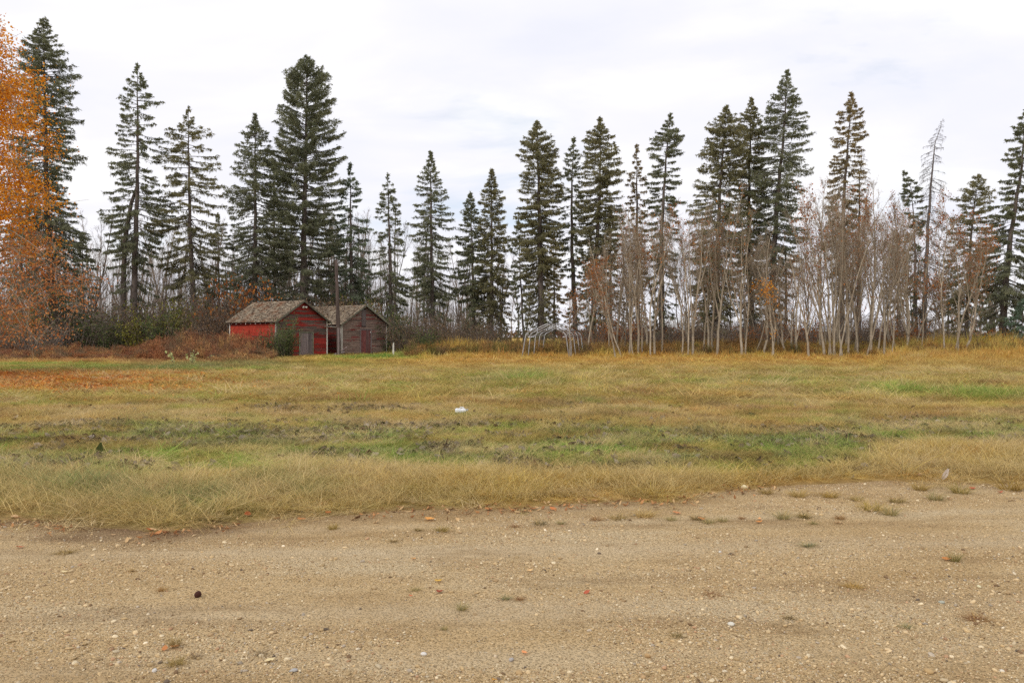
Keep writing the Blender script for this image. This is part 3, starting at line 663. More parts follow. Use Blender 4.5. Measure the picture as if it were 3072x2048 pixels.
S('t9', 'the short pointed spruce', 'short pointed spruce joined to a taller spruce over dark brush', 81, trunk=[(1411, 577), (1418, 800), (1422, 1050)],
  prof=[(600, 18), (640, 32), (700, 42), (760, 48), (840, 56), (920, 50)], cb=955, style='dense', seed=9, tint=G)
S('t10', 'the brown-green cone spruce', 'brown-green cone-shaped spruce just short of the opening to the stubble field', 80, trunk=[(1475, 504), (1475, 800), (1474, 1050)],
  prof=[(530, 18), (570, 28), (620, 40), (680, 44), (760, 56), (850, 62), (930, 56)], cb=985, style='dense', seed=10, tint=OL)
S('t11', 'the thin black-trunked spruce', 'spindly young spruce on a thin black trunk behind the tube frame', 79, trunk=[(1555, 664), (1560, 800), (1572, 1040)],
  prof=[(690, 20), (730, 28), (790, 32), (860, 40), (900, 30)], cb=930, style='sparse', seed=11, tint=G, r0=0.13)
S('t12', 'the spruce over the tube frame', 'big olive spruce with a thick bare trunk directly over the tube frame', 77, trunk=[(1611, 362), (1617, 600), (1622, 850), (1626, 1045)],
  prof=[(380, 22), (410, 46), (440, 60), (500, 66), (580, 62), (650, 70), (720, 72), (800, 66), (880, 55)], cb=960, style='dense', seed=12, tint=OL, r0=0.36, dens=0.95)
S('t13', 'the dead-tipped spruce', 'narrow dark spruce with a dead twiggy tip beside the spruce over the tube frame', 79, trunk=[(1722, 412), (1715, 560), (1716, 750), (1729, 1045)],
  prof=[(440, 14), (470, 30), (520, 36), (600, 44), (680, 44), (760, 48), (840, 36)], cb=925, style='sparse', seed=13, tint=G, dens=1.3)
S('t14', 'the wide-shouldered spruce', 'wide-shouldered olive spruce with a leaning trunk behind the pale aspens', 78, trunk=[(1800, 356), (1800, 560), (1786, 800), (1776, 1045)],
  prof=[(380, 26), (420, 50), (460, 56), (500, 66), (560, 60), (620, 66), (690, 72), (740, 56)], cb=960, style='dense', seed=14, tint=OL)
S('t15', 'the needle-thin spruce', 'needle-thin dark spruce poking out of the aspen thicket', 80, trunk=[(1909, 435), (1911, 700), (1915, 1050)],
  prof=[(465, 14), (510, 24), (560, 30), (640, 36), (700, 40)], cb=930, style='sparse', seed=15, tint=BR, dens=1.3)
S('t16', 'the ragged-armed spruce', 'ragged spruce with long crooked arms above the aspen thicket', 79, trunk=[(2014, 336), (1999, 480), (1985, 700), (1985, 1050)],
  prof=[(365, 22), (405, 50), (430, 55), (500, 52), (560, 54), (620, 56), (680, 50)], cb=930, style='sparse', seed=16, tint=G, dens=1.25)
S('t17', 'the thick olive spruce', 'thick olive-brown spruce, first in the cluster of three touching spruces', 77, trunk=[(2179, 316), (2160, 560), (2150, 800), (2152, 1045)],
  prof=[(340, 26), (380, 56), (430, 66), (500, 66), (560, 72), (620, 82), (700, 86), (780, 80)], cb=940, style='dense', seed=17, tint=OL, r0=0.34)
S('t18', 'the middle spruce of three', 'narrower middle spruce in the cluster of three touching spruces', 80, trunk=[(2251, 296), (2246, 560), (2246, 800), (2262, 1050)],
  prof=[(325, 18), (360, 46), (420, 50), (500, 50), (580, 56), (660, 58), (720, 50)], cb=920, style='dense', seed=18, tint=OL)
S('t19', 'the tall curved-trunk spruce', 'tallest spruce of the cluster of three, trunk curving out below', 78, trunk=[(2362, 210), (2352, 400), (2330, 620), (2318, 850), (2312, 1045)],
  prof=[(230, 24), (270, 42), (320, 50), (370, 62), (430, 78), (490, 88), (520, 102), (600, 86), (690, 92), (760, 70)], cb=900, style='dense', seed=19, tint=G, r0=0.36, extra=twin([(2360, 740), (2362, 850), (2360, 1050)], 78, 0.17))
S('t20', 'the pole-like spruce', 'pole-like spruce with a tidy tuft of crown over the dense aspens', 80, trunk=[(2556, 274), (2545, 430), (2532, 590), (2522, 1050)],
  prof=[(300, 20), (340, 36), (400, 46), (440, 48), (480, 36), (520, 56), (570, 62)], cb=860, style='sparse', seed=20, tint=BR, dens=1.3)
S('t21', 'the snapped spruce', 'half-dead spruce with a bent bare tip among the tallest aspens', 81, trunk=[(2589, 446), (2580, 520), (2578, 700), (2576, 1050)],
  prof=[(470, 20), (520, 34), (580, 38), (640, 40)], cb=760, style='dead', seed=21, tint=BR)
S('t22', 'the bare leaning spruce', 'leaning dying spruce with a skeletal bare top and hanging twigs', 78, trunk=[(2830, 354), (2806, 430), (2797, 507), (2784, 680), (2768, 1045)],
  prof=[(380, 18), (420, 34), (480, 38), (540, 48), (600, 52), (660, 54), (720, 60), (800, 62)], cb=940, style='dead', seed=22, tint=BR, r0=0.27, asym=1.1, dens=1.9)
S('t23', 'the crooked spruce', 'crooked green spruce close against the bare leaning spruce', 79, trunk=[(2712, 512), (2735, 570), (2744, 700), (2750, 1050)],
  prof=[(540, 20), (580, 34), (640, 36), (700, 34)], cb=900, style='sparse', seed=23, tint=G, r0=0.18, dens=1.4)
S('t24', 'the flat-topped spruce', 'low flat-topped dark spruce between the bare leaning spruce and the last spruce', 78, trunk=[(2937, 524), (2920, 640), (2906, 800), (2898, 1045)],
  prof=[(540, 32), (560, 48), (600, 56), (640, 62), (700, 64), (760, 72), (840, 90), (900, 74)], cb=985, style='dense', seed=24, tint=OL, dens=0.85)
S('t25', 'the last spruce', 'tall ragged spruce with shelf-like boughs standing last in the row', 73, trunk=[(3069, 330), (3060, 500), (3031, 700), (3012, 900), (3006, 1060)],
  prof=[(370, 36), (420, 44), (480, 46), (520, 40), (590, 66), (620, 88), (660, 56), (700, 76), (760, 96), (850, 110), (920, 90)], cb=985, style='sparse', seed=25, tint=G, r0=0.34, dens=2.2)
S('t26', 'the low blue-green spruce', 'low blue-green spruce boughs near the ground by the last spruce', 70, trunk=[(3062, 900), (3064, 1062)],
  prof=[(930, 26), (960, 44), (1000, 60)], cb=1035, style='dense', seed=26, tint=(0.8, 1.1, 1.15), r0=0.08, dead_low=False)
# smaller spruces filling the row behind
for i, (x, yt, w, cbb, dd, lab) in enumerate([(820, 560, 70, 900, 92, 'dark spruce half hidden between the two spruces behind the red shed'), (1000, 640, 60, 920, 93, 'low dark spruce filling the gap behind the roof ridge of the grey shed'),
        (60, 420, 70, 900, 90, 'dark spruce partly hidden by the orange-leaved tree'), (250, 700, 60, 960, 92, 'low dull spruce between the broad-topped and twin-trunked spruces'), (655, 640, 62, 950, 94, 'dull spruce showing between the mossy spruce and the red shed spruce'),
        (1500, 760, 50, 1010, 90, 'dark low spruce behind the brown-green cone spruce'), (1660, 700, 46, 960, 92, 'dark spruce close behind the spruce over the tube frame'), (1830, 640, 50, 900, 92, 'dark spruce behind the wide-shouldered spruce'),
        (2110, 690, 50, 930, 93, 'dull spruce behind the thick olive spruce'), (2300, 700, 60, 960, 92, 'dark spruce close behind the cluster of three spruces'), (2690, 700, 50, 950, 93, 'dull brown spruce behind the crooked spruce'),
        (2840, 780, 60, 980, 92, 'low dark spruce behind the flat-topped spruce')]):
    spruce(lab, dd, [(x, yt), (x + 4, 1045)], [(yt + 40, w * .3), (yt + 100, w * .6), (yt + 180, w * .85), (yt + 260, w)], cbb, 'sparse', seed=60 + i, tint=BR if i > 4 else G, dens=1.0)

# dead twiggy tip above the dead-tipped spruce
def bare_arms(trunk, D, seed, label):
    pass

# ------------------------------------------------------------------ bare broadleaf trees
def bare_tree(seed, H=10.0, r0=0.07, n1=20, up=0.9, lo=0.25, n2=6, n3=3, spread=0.28, forks=0, wob=0.10, lat=1.0):
    rng = np.random.default_rng(seed); TR = []; BRS = []; tips = []
    def grow(p, d, L, r, lev, segs):
        pts = [p]; s = L / segs
        for i in range(segs):
            d = d + rng.normal(0, wob * (1 + 0.5 * lev), 3) + np.array([0, 0, 0.10 if lev else 0.04]); d = d / np.linalg.norm(d); p = p + d * s; pts.append(p)
        pts = np.array(pts); rr = r * (1 - 0.85 * np.linspace(0, 1, segs + 1)) ; rr = np.maximum(rr, 0.0035)
        (TR if lev == 0 else BRS).append((pts[:-1], pts[1:], rr[:-1], rr[1:])); return pts, rr
    lead = np.array([rng.normal(0, .05), rng.normal(0, .05), 1.0])
    stems = [grow(np.array([0, 0, -0.1]), lead, H, r0, 0, 12)]
    for f in range(forks):
        a = rng.random() * 6.28; i = rng.integers(2, 6); st = stems[0][0][i]
        stems.append(grow(st, np.array([math.cos(a) * .3, math.sin(a) * .3, 1.0]), (H - st[2]) * rng.uniform(.7, .95), stems[0][1][i] * 0.7, 0, 9))
    for pts, rr in stems:
        for k in range(n1 if pts is stems[0][0] else n1 // 2):
            t = lo + (1 - lo) * rng.random() ** 0.8; i = min(int(t * (len(pts) - 1)), len(pts) - 2); f = t * (len(pts) - 1) - i; p = pts[i] * (1 - f) + pts[i + 1] * f
            a = rng.random() * 6.28; L = H * spread * (1.15 - t) * rng.uniform(.5, 1.2) + 0.3
            q, qr = grow(p, np.array([math.cos(a) * lat, math.sin(a) * lat, up * rng.uniform(.5, 1.4)]), L, max(0.010, rr[i] * 0.5), 1, 4)
            for m in range(n2):
                u = rng.uniform(.2, 1); j = min(int(u * 4), 3); a2 = rng.random() * 6.28; d2 = (q[j + 1] - q[j]); d2 = d2 / np.linalg.norm(d2) + np.array([math.cos(a2), math.sin(a2), rng.uniform(-.2, .7)]) * 0.7
                w, wr = grow(q[j] + (q[j + 1] - q[j]) * rng.random(), d2, L * rng.uniform(.2, .45), 0.0065, 2, 2); tips.append(w[-1]); tips.append(w[1])
                for m2 in range(n3):
                    d3 = d2 + rng.normal(0, .6, 3); d3 = d3 / np.linalg.norm(d3); e, er = grow(w[rng.integers(0, 3)], d3, L * rng.uniform(.08, .2) + .08, 0.004, 3, 1); tips.append(e[-1])
    cat = lambda A: tuple(np.concatenate([a[k] for a in A]) for k in range(4))
    return cat(TR), cat(BRS), np.array(tips)
def leaf_quads(rng, pts, size, jitter=0.08):
    n = len(pts); Cc = pts + rng.normal(0, jitter, (n, 3)); dd = unit(rng.normal(size=(n, 3)) + np.array([0, 0, -0.5])) * (size * rng.uniform(.7, 1.3, n))[:, None]; wd = unit(np.cross(dd, rvec(rng, n))) * (size * 0.42 * rng.uniform(.7, 1.2, n))[:, None]
    V, Q = quad_arrays(Cc, dd, wd); return V, Q, np.repeat(rng.random(n), 4)
M['rust_leaf'] = m_leaf('rust_leaves', [lin(110, 72, 48), lin(168, 100, 54), lin(206, 138, 70)], 0.35)
M['orange_leaf'] = m_leaf('orange_leaves', [lin(206, 124, 28), lin(240, 160, 44), lin(250, 196, 90)], 0.5)
M['pink_leaf'] = m_leaf('faded_leaves', [lin(170, 104, 62), lin(210, 138, 82), lin(232, 174, 116)], 0.4)
M['brown_leaf'] = m_leaf('brown_leaves', [lin(88, 74, 62), lin(122, 100, 78), lin(152, 126, 98)], 0.3)
M['green_leaf'] = m_leaf('dark_green_leaves', [lin(66, 78, 54), lin(94, 104, 66), lin(124, 130, 80)], 0.3)
M['yellow_green_leaf'] = m_leaf('yellow_green_leaves', [lin(96, 100, 48), lin(128, 126, 56), lin(158, 150, 76)], 0.35)
M['yellow_leaf'] = m_leaf('yellow_leaves', [lin(206, 160, 40), lin(230, 190, 70), lin(214, 206, 90)], 0.4)
M['pale_leaf'] = m_leaf('pale_green_leaves', [lin(150, 160, 96), lin(192, 196, 130), lin(216, 214, 160)], 0.35)
M['red_leaf'] = m_leaf('dark_red_leaves', [lin(110, 52, 48), lin(140, 70, 58), lin(160, 98, 74)], 0.3)

ASP = []
for k in range(10):
    T, B_, tips = bare_tree(700 + k, H=10, r0=[0.07, 0.09, 0.055, 0.10, 0.062][k % 5], n1=18 + k % 3 * 5, up=1.35, lo=0.15, n2=7, n3=3, spread=0.20, forks=[1, 2, 0, 3, 1][k % 5], wob=0.085)
    tm = raw_mesh('trunk', *seg_arrays(*T, k=6), M['aspen_bark'], True); bm_ = raw_mesh('branches', *seg_arrays(*B_), M['aspen_twig'])
    rng = np.random.default_rng(k); sel = tips[rng.random(len(tips)) < (0.08 + 0.16 * (k % 3))]
    V, Q, v = leaf_quads(rng, sel, 0.11); lm = raw_mesh('leaves', V, Q, M['rust_leaf'], attrs={'v': v})
    ASP.append((tm, bm_, lm))
FARW = []
for k in range(8):
    T, B_, tips = bare_tree(800 + k, H=12, r0=0.10 + 0.03 * (k % 3), n1=26, up=1.6, lo=0.22, n2=6, n3=3, spread=0.20, forks=k % 3, wob=0.045)
    FARW.append((raw_mesh('trunk', *seg_arrays(*T, k=5), M['far_bark'], True), raw_mesh('branches', *seg_arrays(*B_), M['far_bark'])))
ORD = ['first', 'second', 'third', 'fourth', 'fifth', 'sixth', 'seventh', 'eighth', 'ninth', 'tenth', 'eleventh', 'twelfth', 'thirteenth', 'fourteenth', 'fifteenth', 'sixteenth', 'seventeenth', 'eighteenth', 'nineteenth', 'twentieth']
ORD += ['twenty-' + w for w in ORD[:9]] + ['thirtieth'] + ['thirty-' + w for w in ORD[:9]] + ['fortieth'] + ['forty-' + w for w in ORD[:9]]
def nearest_spruce(xs): return min(SPR.values(), key=lambda s: abs(s[1] - xs))[0]
def autolabel(items, kind, rel, tail='counted from the orange tree side'):
    """items: (photo x, object). Each gets its place in the row by the nearest named spruce."""
    d = {}
    for x, o in items: d.setdefault(nearest_spruce(x), []).append((x, o))
    for a, l in d.items():
        l.sort(key=lambda t: t[0])
        for i, (x, o) in enumerate(l):
            o['label'] = f"{ORD[i]} {kind} {rel} {a}, {tail}" if len(l) > 1 else f"only {kind} {rel} {a}"
def aspen(x, Y, ytop, rng, lean=0.0, tint=1.0, pk=None, leaves=0.5, name='bare_aspen'):
    pk = int(rng.integers(0, 10)) if pk is None else pk; Hh = gz(ytop, Y); s = Hh / 10.0
    r = empty(name, (gx(x, Y), Y, -0.02), rng.random() * 6.28); r.rotation_euler = (rng.normal(0, .02), lean, rng.random() * 0.0); r.rotation_euler.rotate_axis('Z', rng.random() * 6.28)
    w = s ** 0.3; sc = (w * 1.0, w * 1.0, s)
    t_ = (tint * rng.uniform(.85, 1.1),) * 3 + (1,)
    link('trunk', ASP[pk][0], r, scale=sc, color=t_); link('branches', ASP[pk][1], r, scale=sc, color=t_)
    if rng.random() < leaves: link('leaves', ASP[pk][2], r, scale=sc)
    tag(r, None, 'tree', 'bare aspens in the thicket'); return r
rng = np.random.default_rng(31)
front = [(1848, 55, 770, -.10), (1868, 57, 690, -.06), (1886, 58, 640, .01), (1903, 57, 660, -.03), (1914, 58, 610, .0), (1926, 59, 640, .02), (1952, 57, 590, .0), (1964, 58, 620, .01), (1984, 60, 600, .03), (2046, 58, 700, -.07), (2064, 57, 640, .12),
         (2078, 57, 610, .04), (2110, 62, 660, -.02), (2124, 61, 640, .0), (2138, 60, 600, .05), (2150, 58, 560, .09), (2226, 57, 640, .0), (2236, 58, 660, .01), (2262, 60, 700, .03), (2290, 59, 690, .04), (2318, 57, 660, -.02), (2362, 60, 760, -.05), (2377, 61, 790, .0), (2392, 60, 740, -.06), (2427, 56, 770, -.09),
         (2474, 57, 560, -.08), (2484, 56, 590, -.05), (2494, 57, 540, -.02), (2502, 56, 600, -.01), (2510, 57, 520, .01), (2518, 56, 560, .03), (2528, 56, 580, .10), (2545, 58, 530, .02), (2560, 60, 560, .0), (2574, 59, 540, .01), (2596, 58, 600, .04), (2612, 60, 560, .0), (2632, 61, 600, .01), (2652, 58, 640, .02), (2672, 58, 660, .04),
         (2696, 62, 600, .0), (2722, 62, 640, .03), (2758, 62, 620, .02), (2836, 60, 540, .05), (2862, 59, 640, .12), (2876, 59, 660, .17), (2888, 60, 680, .22), (1712, 56, 860, -.10)]
items = []
for x, Y, yt, ln in front:
    o = aspen(x, Y, yt, rng, ln, 1.0); items.append((x, o))
autolabel(items, 'pale bare aspen', 'in front of', 'from the orange tree')
items = []
for k in range(48):
    x = rng.uniform(1770, 2830); x = x if not (2170 < x < 2440 and rng.random() < .4) else rng.uniform(2440, 2720); Y = rng.uniform(63, 88); o = aspen(x, Y, rng.uniform(560, 760) if x > 2430 else rng.uniform(640, 820), rng, rng.normal(0, .05), 0.8); items.append((x, o))
autolabel(items, 'brownish bare aspen', 'growing around', 'from the orange tree')
items = []
for k in range(118):
    x = -60 + 1640 * (k + rng.random()) / 104 if k < 104 else rng.uniform(2800, 3070); Y = rng.uniform(84, 108); yt = rng.uniform(590, 800) if x < 1300 else rng.uniform(720, 880); pk = int(rng.integers(0, 8)); s = gz(yt, Y) / 12
    r = empty('bare_tree', (gx(x, Y), Y, -0.02)); r.rotation_euler = (rng.normal(0, .03), rng.normal(0, .05), rng.random() * 6.28); t_ = (rng.uniform(.8, 1.1),) * 3 + (1,); w = s ** .6
    link('trunk', FARW[pk][0], r, scale=(w, w, s), color=t_); link('branches', FARW[pk][1], r, scale=(w, w, s), color=t_); tag(r, None, 'tree', 'bare trees behind the spruces'); items.append((x, r))
autolabel(items, 'bare grey tree', 'far behind', 'from the orange tree')
# thin brush of the wood behind, one uncountable mass
n_ = 9000; X = rng.uniform(-78, -4, n_); Y = rng.uniform(88, 118, n_); h = rng.uniform(1.5, 11.0, n_) * np.where(X < -16, 1, 0.75); P0 = np.stack([X, Y, np.zeros(n_)], 1); P1 = P0 + np.stack([rng.normal(0, .5, n_), rng.normal(0, .5, n_), h], 1)
n2_ = 15000; X2 = rng.uniform(10, 62, n2_ // 3); Y2 = rng.uniform(88, 118, n2_ // 3); h2 = rng.uniform(1, 4.5, len(X2)); Q0 = np.stack([X2, Y2, 0 * X2], 1); Q1 = Q0 + np.stack([rng.normal(0, .5, len(X2)), rng.normal(0, .5, len(X2)), h2], 1)
I = rng.integers(0, n_, 26000); f = rng.uniform(.3, 1, (26000, 1)); T0 = P0[I] + (P1 - P0)[I] * f; T1 = T0 + np.stack([rng.normal(0, .4, 26000), rng.normal(0, .4, 26000), rng.uniform(.1, .9, 26000)], 1)
A0 = np.concatenate([P0, Q0, T0]); A1 = np.concatenate([P1, Q1, T1]); R0_ = np.concatenate([np.full(n_ + len(X2), .018), np.full(26000, .008)])
tag(link('background_thicket', raw_mesh('background_thicket', *seg_arrays(A0, A1, R0_, R0_ * .4), M['far_bark'])), 'thin grey brown stems of the wood behind the spruces', kind='stuff')

# ------------------------------------------------------------------ shrubs
def shrub_meshes(seed, nstem, H, Wd, leafmat, nleaf, lsize, twigmat='brush_twig', arch=0.5):
    rng = np.random.default_rng(seed); P0, P1, A, B2 = [], [], [], []; tips = []
    for k in range(nstem):
        a = rng.random() * 6.28; rr = Wd * 0.35 * math.sqrt(rng.random()); p = np.array([rr * math.cos(a), rr * math.sin(a), -0.05]); L = H * rng.uniform(.55, 1.1); d = np.array([math.cos(a) * arch * rng.random(), math.sin(a) * arch * rng.random(), 1.0])
        for i in range(5):
            d = d / np.linalg.norm(d); q = p + d * L / 5; P0.append(p); P1.append(q); A.append(.016 * (1 - i / 6)); B2.append(.016 * (1 - (i + 1) / 6))
            for m in range(3):
                t = p + (q - p) * rng.random(); e = t + (d * .4 + rng.normal(0, .45, 3)) * L * .16 * rng.uniform(.5, 1.5); P0.append(t); P1.append(e); A.append(.007); B2.append(.003); tips.append(t + (e - t) * rng.random()); tips.append(e)
            p = q; d = d + rng.normal(0, .16, 3) + np.array([math.cos(a), math.sin(a), 0]) * .12 * arch
    tips = np.array(tips); V, Q = seg_arrays(P0, P1, A, B2)
    I = rng.integers(0, len(tips), nleaf); Vl, Ql, v = leaf_quads(rng, tips[I], lsize, 0.10)
    return raw_mesh('stems', V, Q, M[twigmat]), raw_mesh('leaves', Vl, Ql, M[leafmat], attrs={'v': v})
SH = dict(brown=[shrub_meshes(900 + k, 46, 2.4, 2.6, 'brown_leaf', 1500, .10) for k in range(3)], green=[shrub_meshes(910 + k, 40, 2.4, 2.6, 'green_leaf', 2400, .11) for k in range(3)],
          ygreen=[shrub_meshes(920 + k, 34, 2.4, 2.4, 'yellow_green_leaf', 1900, .11) for k in range(2)], rust=[shrub_meshes(930 + k, 34, 2.4, 2.6, 'rust_leaf', 1300, .11) for k in range(2)],
          bare=[shrub_meshes(940 + k, 60, 2.2, 2.6, 'brown_leaf', 260, .08) for k in range(3)], red=[shrub_meshes(950, 36, 2.2, 2.4, 'red_leaf', 900, .10)])
SHN = dict(brown='dark brown shrub', green='dark green shrub', ygreen='yellow-green shrub', rust='rust-leaved shrub', bare='bare twiggy shrub', red='dark red shrub')
shr = {}
def shrub(kind, x, Y, ytop, wpx, rng, lab=None):
    Hh = gz(ytop, Y); st, lf = SH[kind][int(rng.integers(0, len(SH[kind])))]; r = empty('shrub', (gx(x, Y), Y, gh(gx(x, Y), Y)), rng.random() * 6.28); sz = Hh / 2.3; sx = wpx / F * Y / 2.6
    t_ = (rng.uniform(.85, 1.15),) * 3 + (1,); link('stems', st, r, scale=(sx, sx, sz), color=t_); link('leaves', lf, r, scale=(sx, sx, sz)); tag(r, lab, 'shrub', 'undergrowth shrubs below the trees')
    if lab is None: shr.setdefault(kind, []).append((x, r))
rng = np.random.default_rng(77)
for k in range(34):   # dense dark undergrowth, orange tree to the sheds
    x = -40 + 1140 * (k + rng.random()) / 34; kind = rng.choice(['brown', 'bare', 'brown', 'bare', 'brown', 'ygreen']); shrub(kind, x, rng.uniform(71, 86), rng.uniform(880, 960), rng.uniform(90, 150), rng)
for x, y_, w, kind, Y in [(440, 925, 130, 'ygreen', 73), (500, 930, 130, 'green', 72), (560, 915, 120, 'ygreen', 74), (610, 940, 120, 'brown', 70), (330, 950, 130, 'green', 74), (240, 930, 140, 'green', 75), (655, 900, 130, 'brown', 72), (60, 950, 160, 'brown', 68), (120, 970, 130, 'bare', 66)]: shrub(kind, x, Y, y_, w, rng)
shrub('rust', 735, 74, 838, 190, rng, 'tall orange-brown leafed shrub standing behind the far end of the red shed')
for x, y_, w, kind, Y in [(1180, 935, 90, 'green', 72), (1215, 950, 100, 'brown', 71), (1255, 945, 110, 'bare', 72), (1300, 960, 110, 'brown', 71), (1270, 985, 90, 'green', 69), (1345, 945, 120, 'brown', 73), (1400, 955, 110, 'bare', 72), (1440, 965, 100, 'brown', 73), (1480, 960, 100, 'bare', 76), (1150, 920, 110, 'green', 78), (1080, 905, 120, 'ygreen', 80), (1010, 900, 100, 'ygreen', 82),
                          (1725, 970, 90, 'red', 73), (1690, 985, 80, 'bare', 75), (1780, 975, 100, 'rust', 74), (1850, 970, 110, 'bare', 76), (1900, 960, 110, 'rust', 75), (1960, 985, 120, 'bare', 74), (2200, 960, 130, 'bare', 76), (2270, 975, 130, 'brown', 76), (2330, 985, 130, 'bare', 76), (2120, 985, 80, 'rust', 78), (2240, 1000, 110, 'brown', 70),
                          (2700, 965, 130, 'rust', 74), (2640, 990, 100, 'rust', 78), (2820, 1000, 120, 'bare', 76), (2930, 1000, 120, 'bare', 74), (2990, 990, 120, 'rust', 72), (2780, 1010, 100, 'brown', 74)] + [(x_, 935 + 60 * ((i_ * 37) % 10) / 10, 85 + 50 * ((i_ * 13) % 7) / 7, ['bare', 'bare', 'brown', 'rust', 'bare'][i_ % 5], 68 + (i_ * 29) % 20) for i_, x_ in enumerate(range(1780, 2760, 27))]: shrub(kind, x, Y, y_, w, rng)
for kd, l in shr.items(): autolabel(l, SHN[kd], 'below', 'from the orange tree')
shrub('green', 838, 61.3, 958, 84, rng, 'dark green climbing bush covering the near corner of the red shed')
shrub('green', 852, 61.6, 985, 70, rng, 'second stem of the climbing bush, nearer the grey plank door'); shrub('green', 822, 61.2, 1000, 80, rng, 'dense middle of the dark bush against the red side wall')
shrub('green', 815, 61.0, 1035, 90, rng, 'low dark green clump at the foot of the climbing bush on the red shed')

# ------------------------------------------------------------------ the orange tree at the edge of the view
rng = np.random.default_rng(41); OX, OY, OH = -22.3, 32.0, 15.6
root = empty('orange_tree', (OX, OY, 0)); tag(root, 'big tree in bright orange autumn leaf beside the broad-topped spruce', 'tree')
tp = [(0.0, 0, -0.1), (.1, 0, 2), (.0, .1, 5), (.2, 0, 9), (.25, 0, 13), (.3, 0, 14.8)]
MB().tube(tp, [.3, .24, .2, .13, .06, .02], 10).build('trunk', M['aspen_bark'], root, True)
def env(z):  return np.interp(z, [1, 3, 4.3, 6, 8, 10, 12, 13.5, 14.9], [4.7, 5.5, 4.9, 4.3, 3.95, 3.7, 3.4, 2.5, 0.8])
W0, W1, A, B2, cl = [], [], [], [], []
for k in range(950):
    z = 1.4 + 14.0 * rng.random() ** .92; r = env(z) * math.sqrt(rng.random()) * rng.uniform(.8, 1.06); a = rng.random() * 6.28; c_ = np.array([r * math.cos(a), r * math.sin(a), z]); cl.append(c_)
    if k % 3 == 0:
        z0 = max(.8, z - r * rng.uniform(.15, .8)); p = np.array([.1, 0, z0]); n = 6
        pr = [p + (c_ - p) * t + np.array([0, 0, .25 * r * math.sin(math.pi * t) * (1 if z > 5 else 1.6)]) + rng.normal(0, .06, 3) * (t > 0) for t in np.linspace(0, 1, n + 1)]
        for i in range(n): W0.append(pr[i]); W1.append(pr[i + 1]); A.append(.05 * (1 - i / (n + 1)) * (r / 5 + .2)); B2.append(.05 * (1 - (i + 1) / (n + 1)) * (r / 5 + .2))
    for m in range(7): e = c_ + rng.normal(0, .45, 3); W0.append(c_); W1.append(e); A.append(.010); B2.append(.004)
link('branches', raw_mesh('branches', *seg_arrays(W0, W1, A, B2), M['aspen_bark']), root)
cl = np.array(cl); bright = cl[:, 2] > 4.3 + 1.8 * vnoise(cl[:, 0] * .6, cl[:, 1] * .6, 71)
def clump(cs, per, sig, seed):
    rg = np.random.default_rng(seed); keep = []
    for c_ in cs:
        n = int(per * rg.uniform(.3, 1.6)); keep.append(c_ + rg.normal(0, 1, (n, 3)) * np.array([sig, sig, sig * .65]))
    return np.concatenate(keep)
V, Q, v = leaf_quads(rng, clump(cl[bright], 140, .36, 1), .095, .02); link('leaves', raw_mesh('leaves', V, Q, M['orange_leaf'], attrs={'v': v}), root)
V, Q, v = leaf_quads(rng, clump(cl[~bright], 58, .42, 2), .09, .02); o = link('faded_leaves', raw_mesh('faded_leaves', V, Q, M['pink_leaf'], attrs={'v': v}), root); o['label'] = 'thin faded pinkish brown leaves low in the crown'

# low boughs, weeds
weed_protos = []
for k in range(4):
    rg = np.random.default_rng(950 + k); P0, P1, A, B2 = [], [], [], []
    for s in range(26):
        a = rg.random() * 6.28; p = np.array([.35 * rg.random() * math.cos(a), .35 * rg.random() * math.sin(a), -.03]); d = np.array([math.cos(a) * .25 * rg.random(), math.sin(a) * .25 * rg.random(), 1.0]); L = rg.uniform(.55, 1.0); q = p + d * L * .6; e = q + (d + rg.normal(0, .2, 3)) * L * .4
        P0 += [p, q]; P1 += [q, e]; A += [.010, .008]; B2 += [.008, .004]
        for m in range(7): t = q + (e - q) * rg.uniform(-.6, 1); P0.append(t); P1.append(t + rg.normal(0, .09, 3) + np.array([0, 0, .05])); A.append(.010); B2.append(.006)
    V, Q = seg_arrays(P0, P1, A, B2); weed_protos.append(proto('weed', raw_mesh('weed', V, Q, M['weed'], attrs={'v': np.random.default_rng(k).random(len(V) // 6).repeat(6)})))
rng = np.random.default_rng(82); n_ = 5200; Y = rng.uniform(49, 72, n_); X = rng.uniform(-48, 0, n_); xs = CX + F * X / Y
top_y = 1055 - 40 * sstep(330, 560, xs) - 40 * (fbm(xs / 45, Y / 4, 4, 90) - .5) * 2
k = (xs > -60) & (xs < 815) & (Y > 49 + 14 * (fbm(xs / 50, 2.0, 4, 91) - 0.2)) & ~ys_shed(X, Y); X, Y, xs, top_y = X[k], Y[k], xs[k], top_y[k]; n_ = len(X)
hz = np.clip(1.6 - (top_y - HY) / F * 60,   .30, 2.2) * rng.uniform(.35, 1.2, n_) * (.35 + .65 * sstep(50, 58, Y))
hz = np.where((xs > 780), hz * .45, hz)
pal = 1.3 * np.array([lin(150, 104, 78), lin(168, 118, 82), lin(142, 110, 86), lin(184, 146, 98), lin(134, 116, 90)])
scatter('rust_weeds', weed_protos, np.stack([X, Y, gh(X, Y)], 1), np.stack([rng.normal(0, .1, n_), rng.normal(0, .1, n_), rng.random(n_) * 6.28], 1), np.stack([1.1 + 0 * X, 1.1 + 0 * X, hz], 1), pal[rng.integers(0, 5, n_)] * rng.uniform(.8, 1.15, (n_, 1)), 'rust-brown dried weeds along the foot of the trees')
rng = np.random.default_rng(83); n_ = 3600; Y = rng.uniform(59, 84, n_); xs = rng.uniform(1180, 3200, n_); X = (xs - CX) / F * Y; k = ~ys_shed(X, Y) & (xs > 1225); X, Y = X[k], Y[k]; n_ = len(X)
pal = 1.3 * np.array([lin(160, 126, 80), lin(138, 114, 84), lin(168, 128, 76), lin(120, 112, 66)])
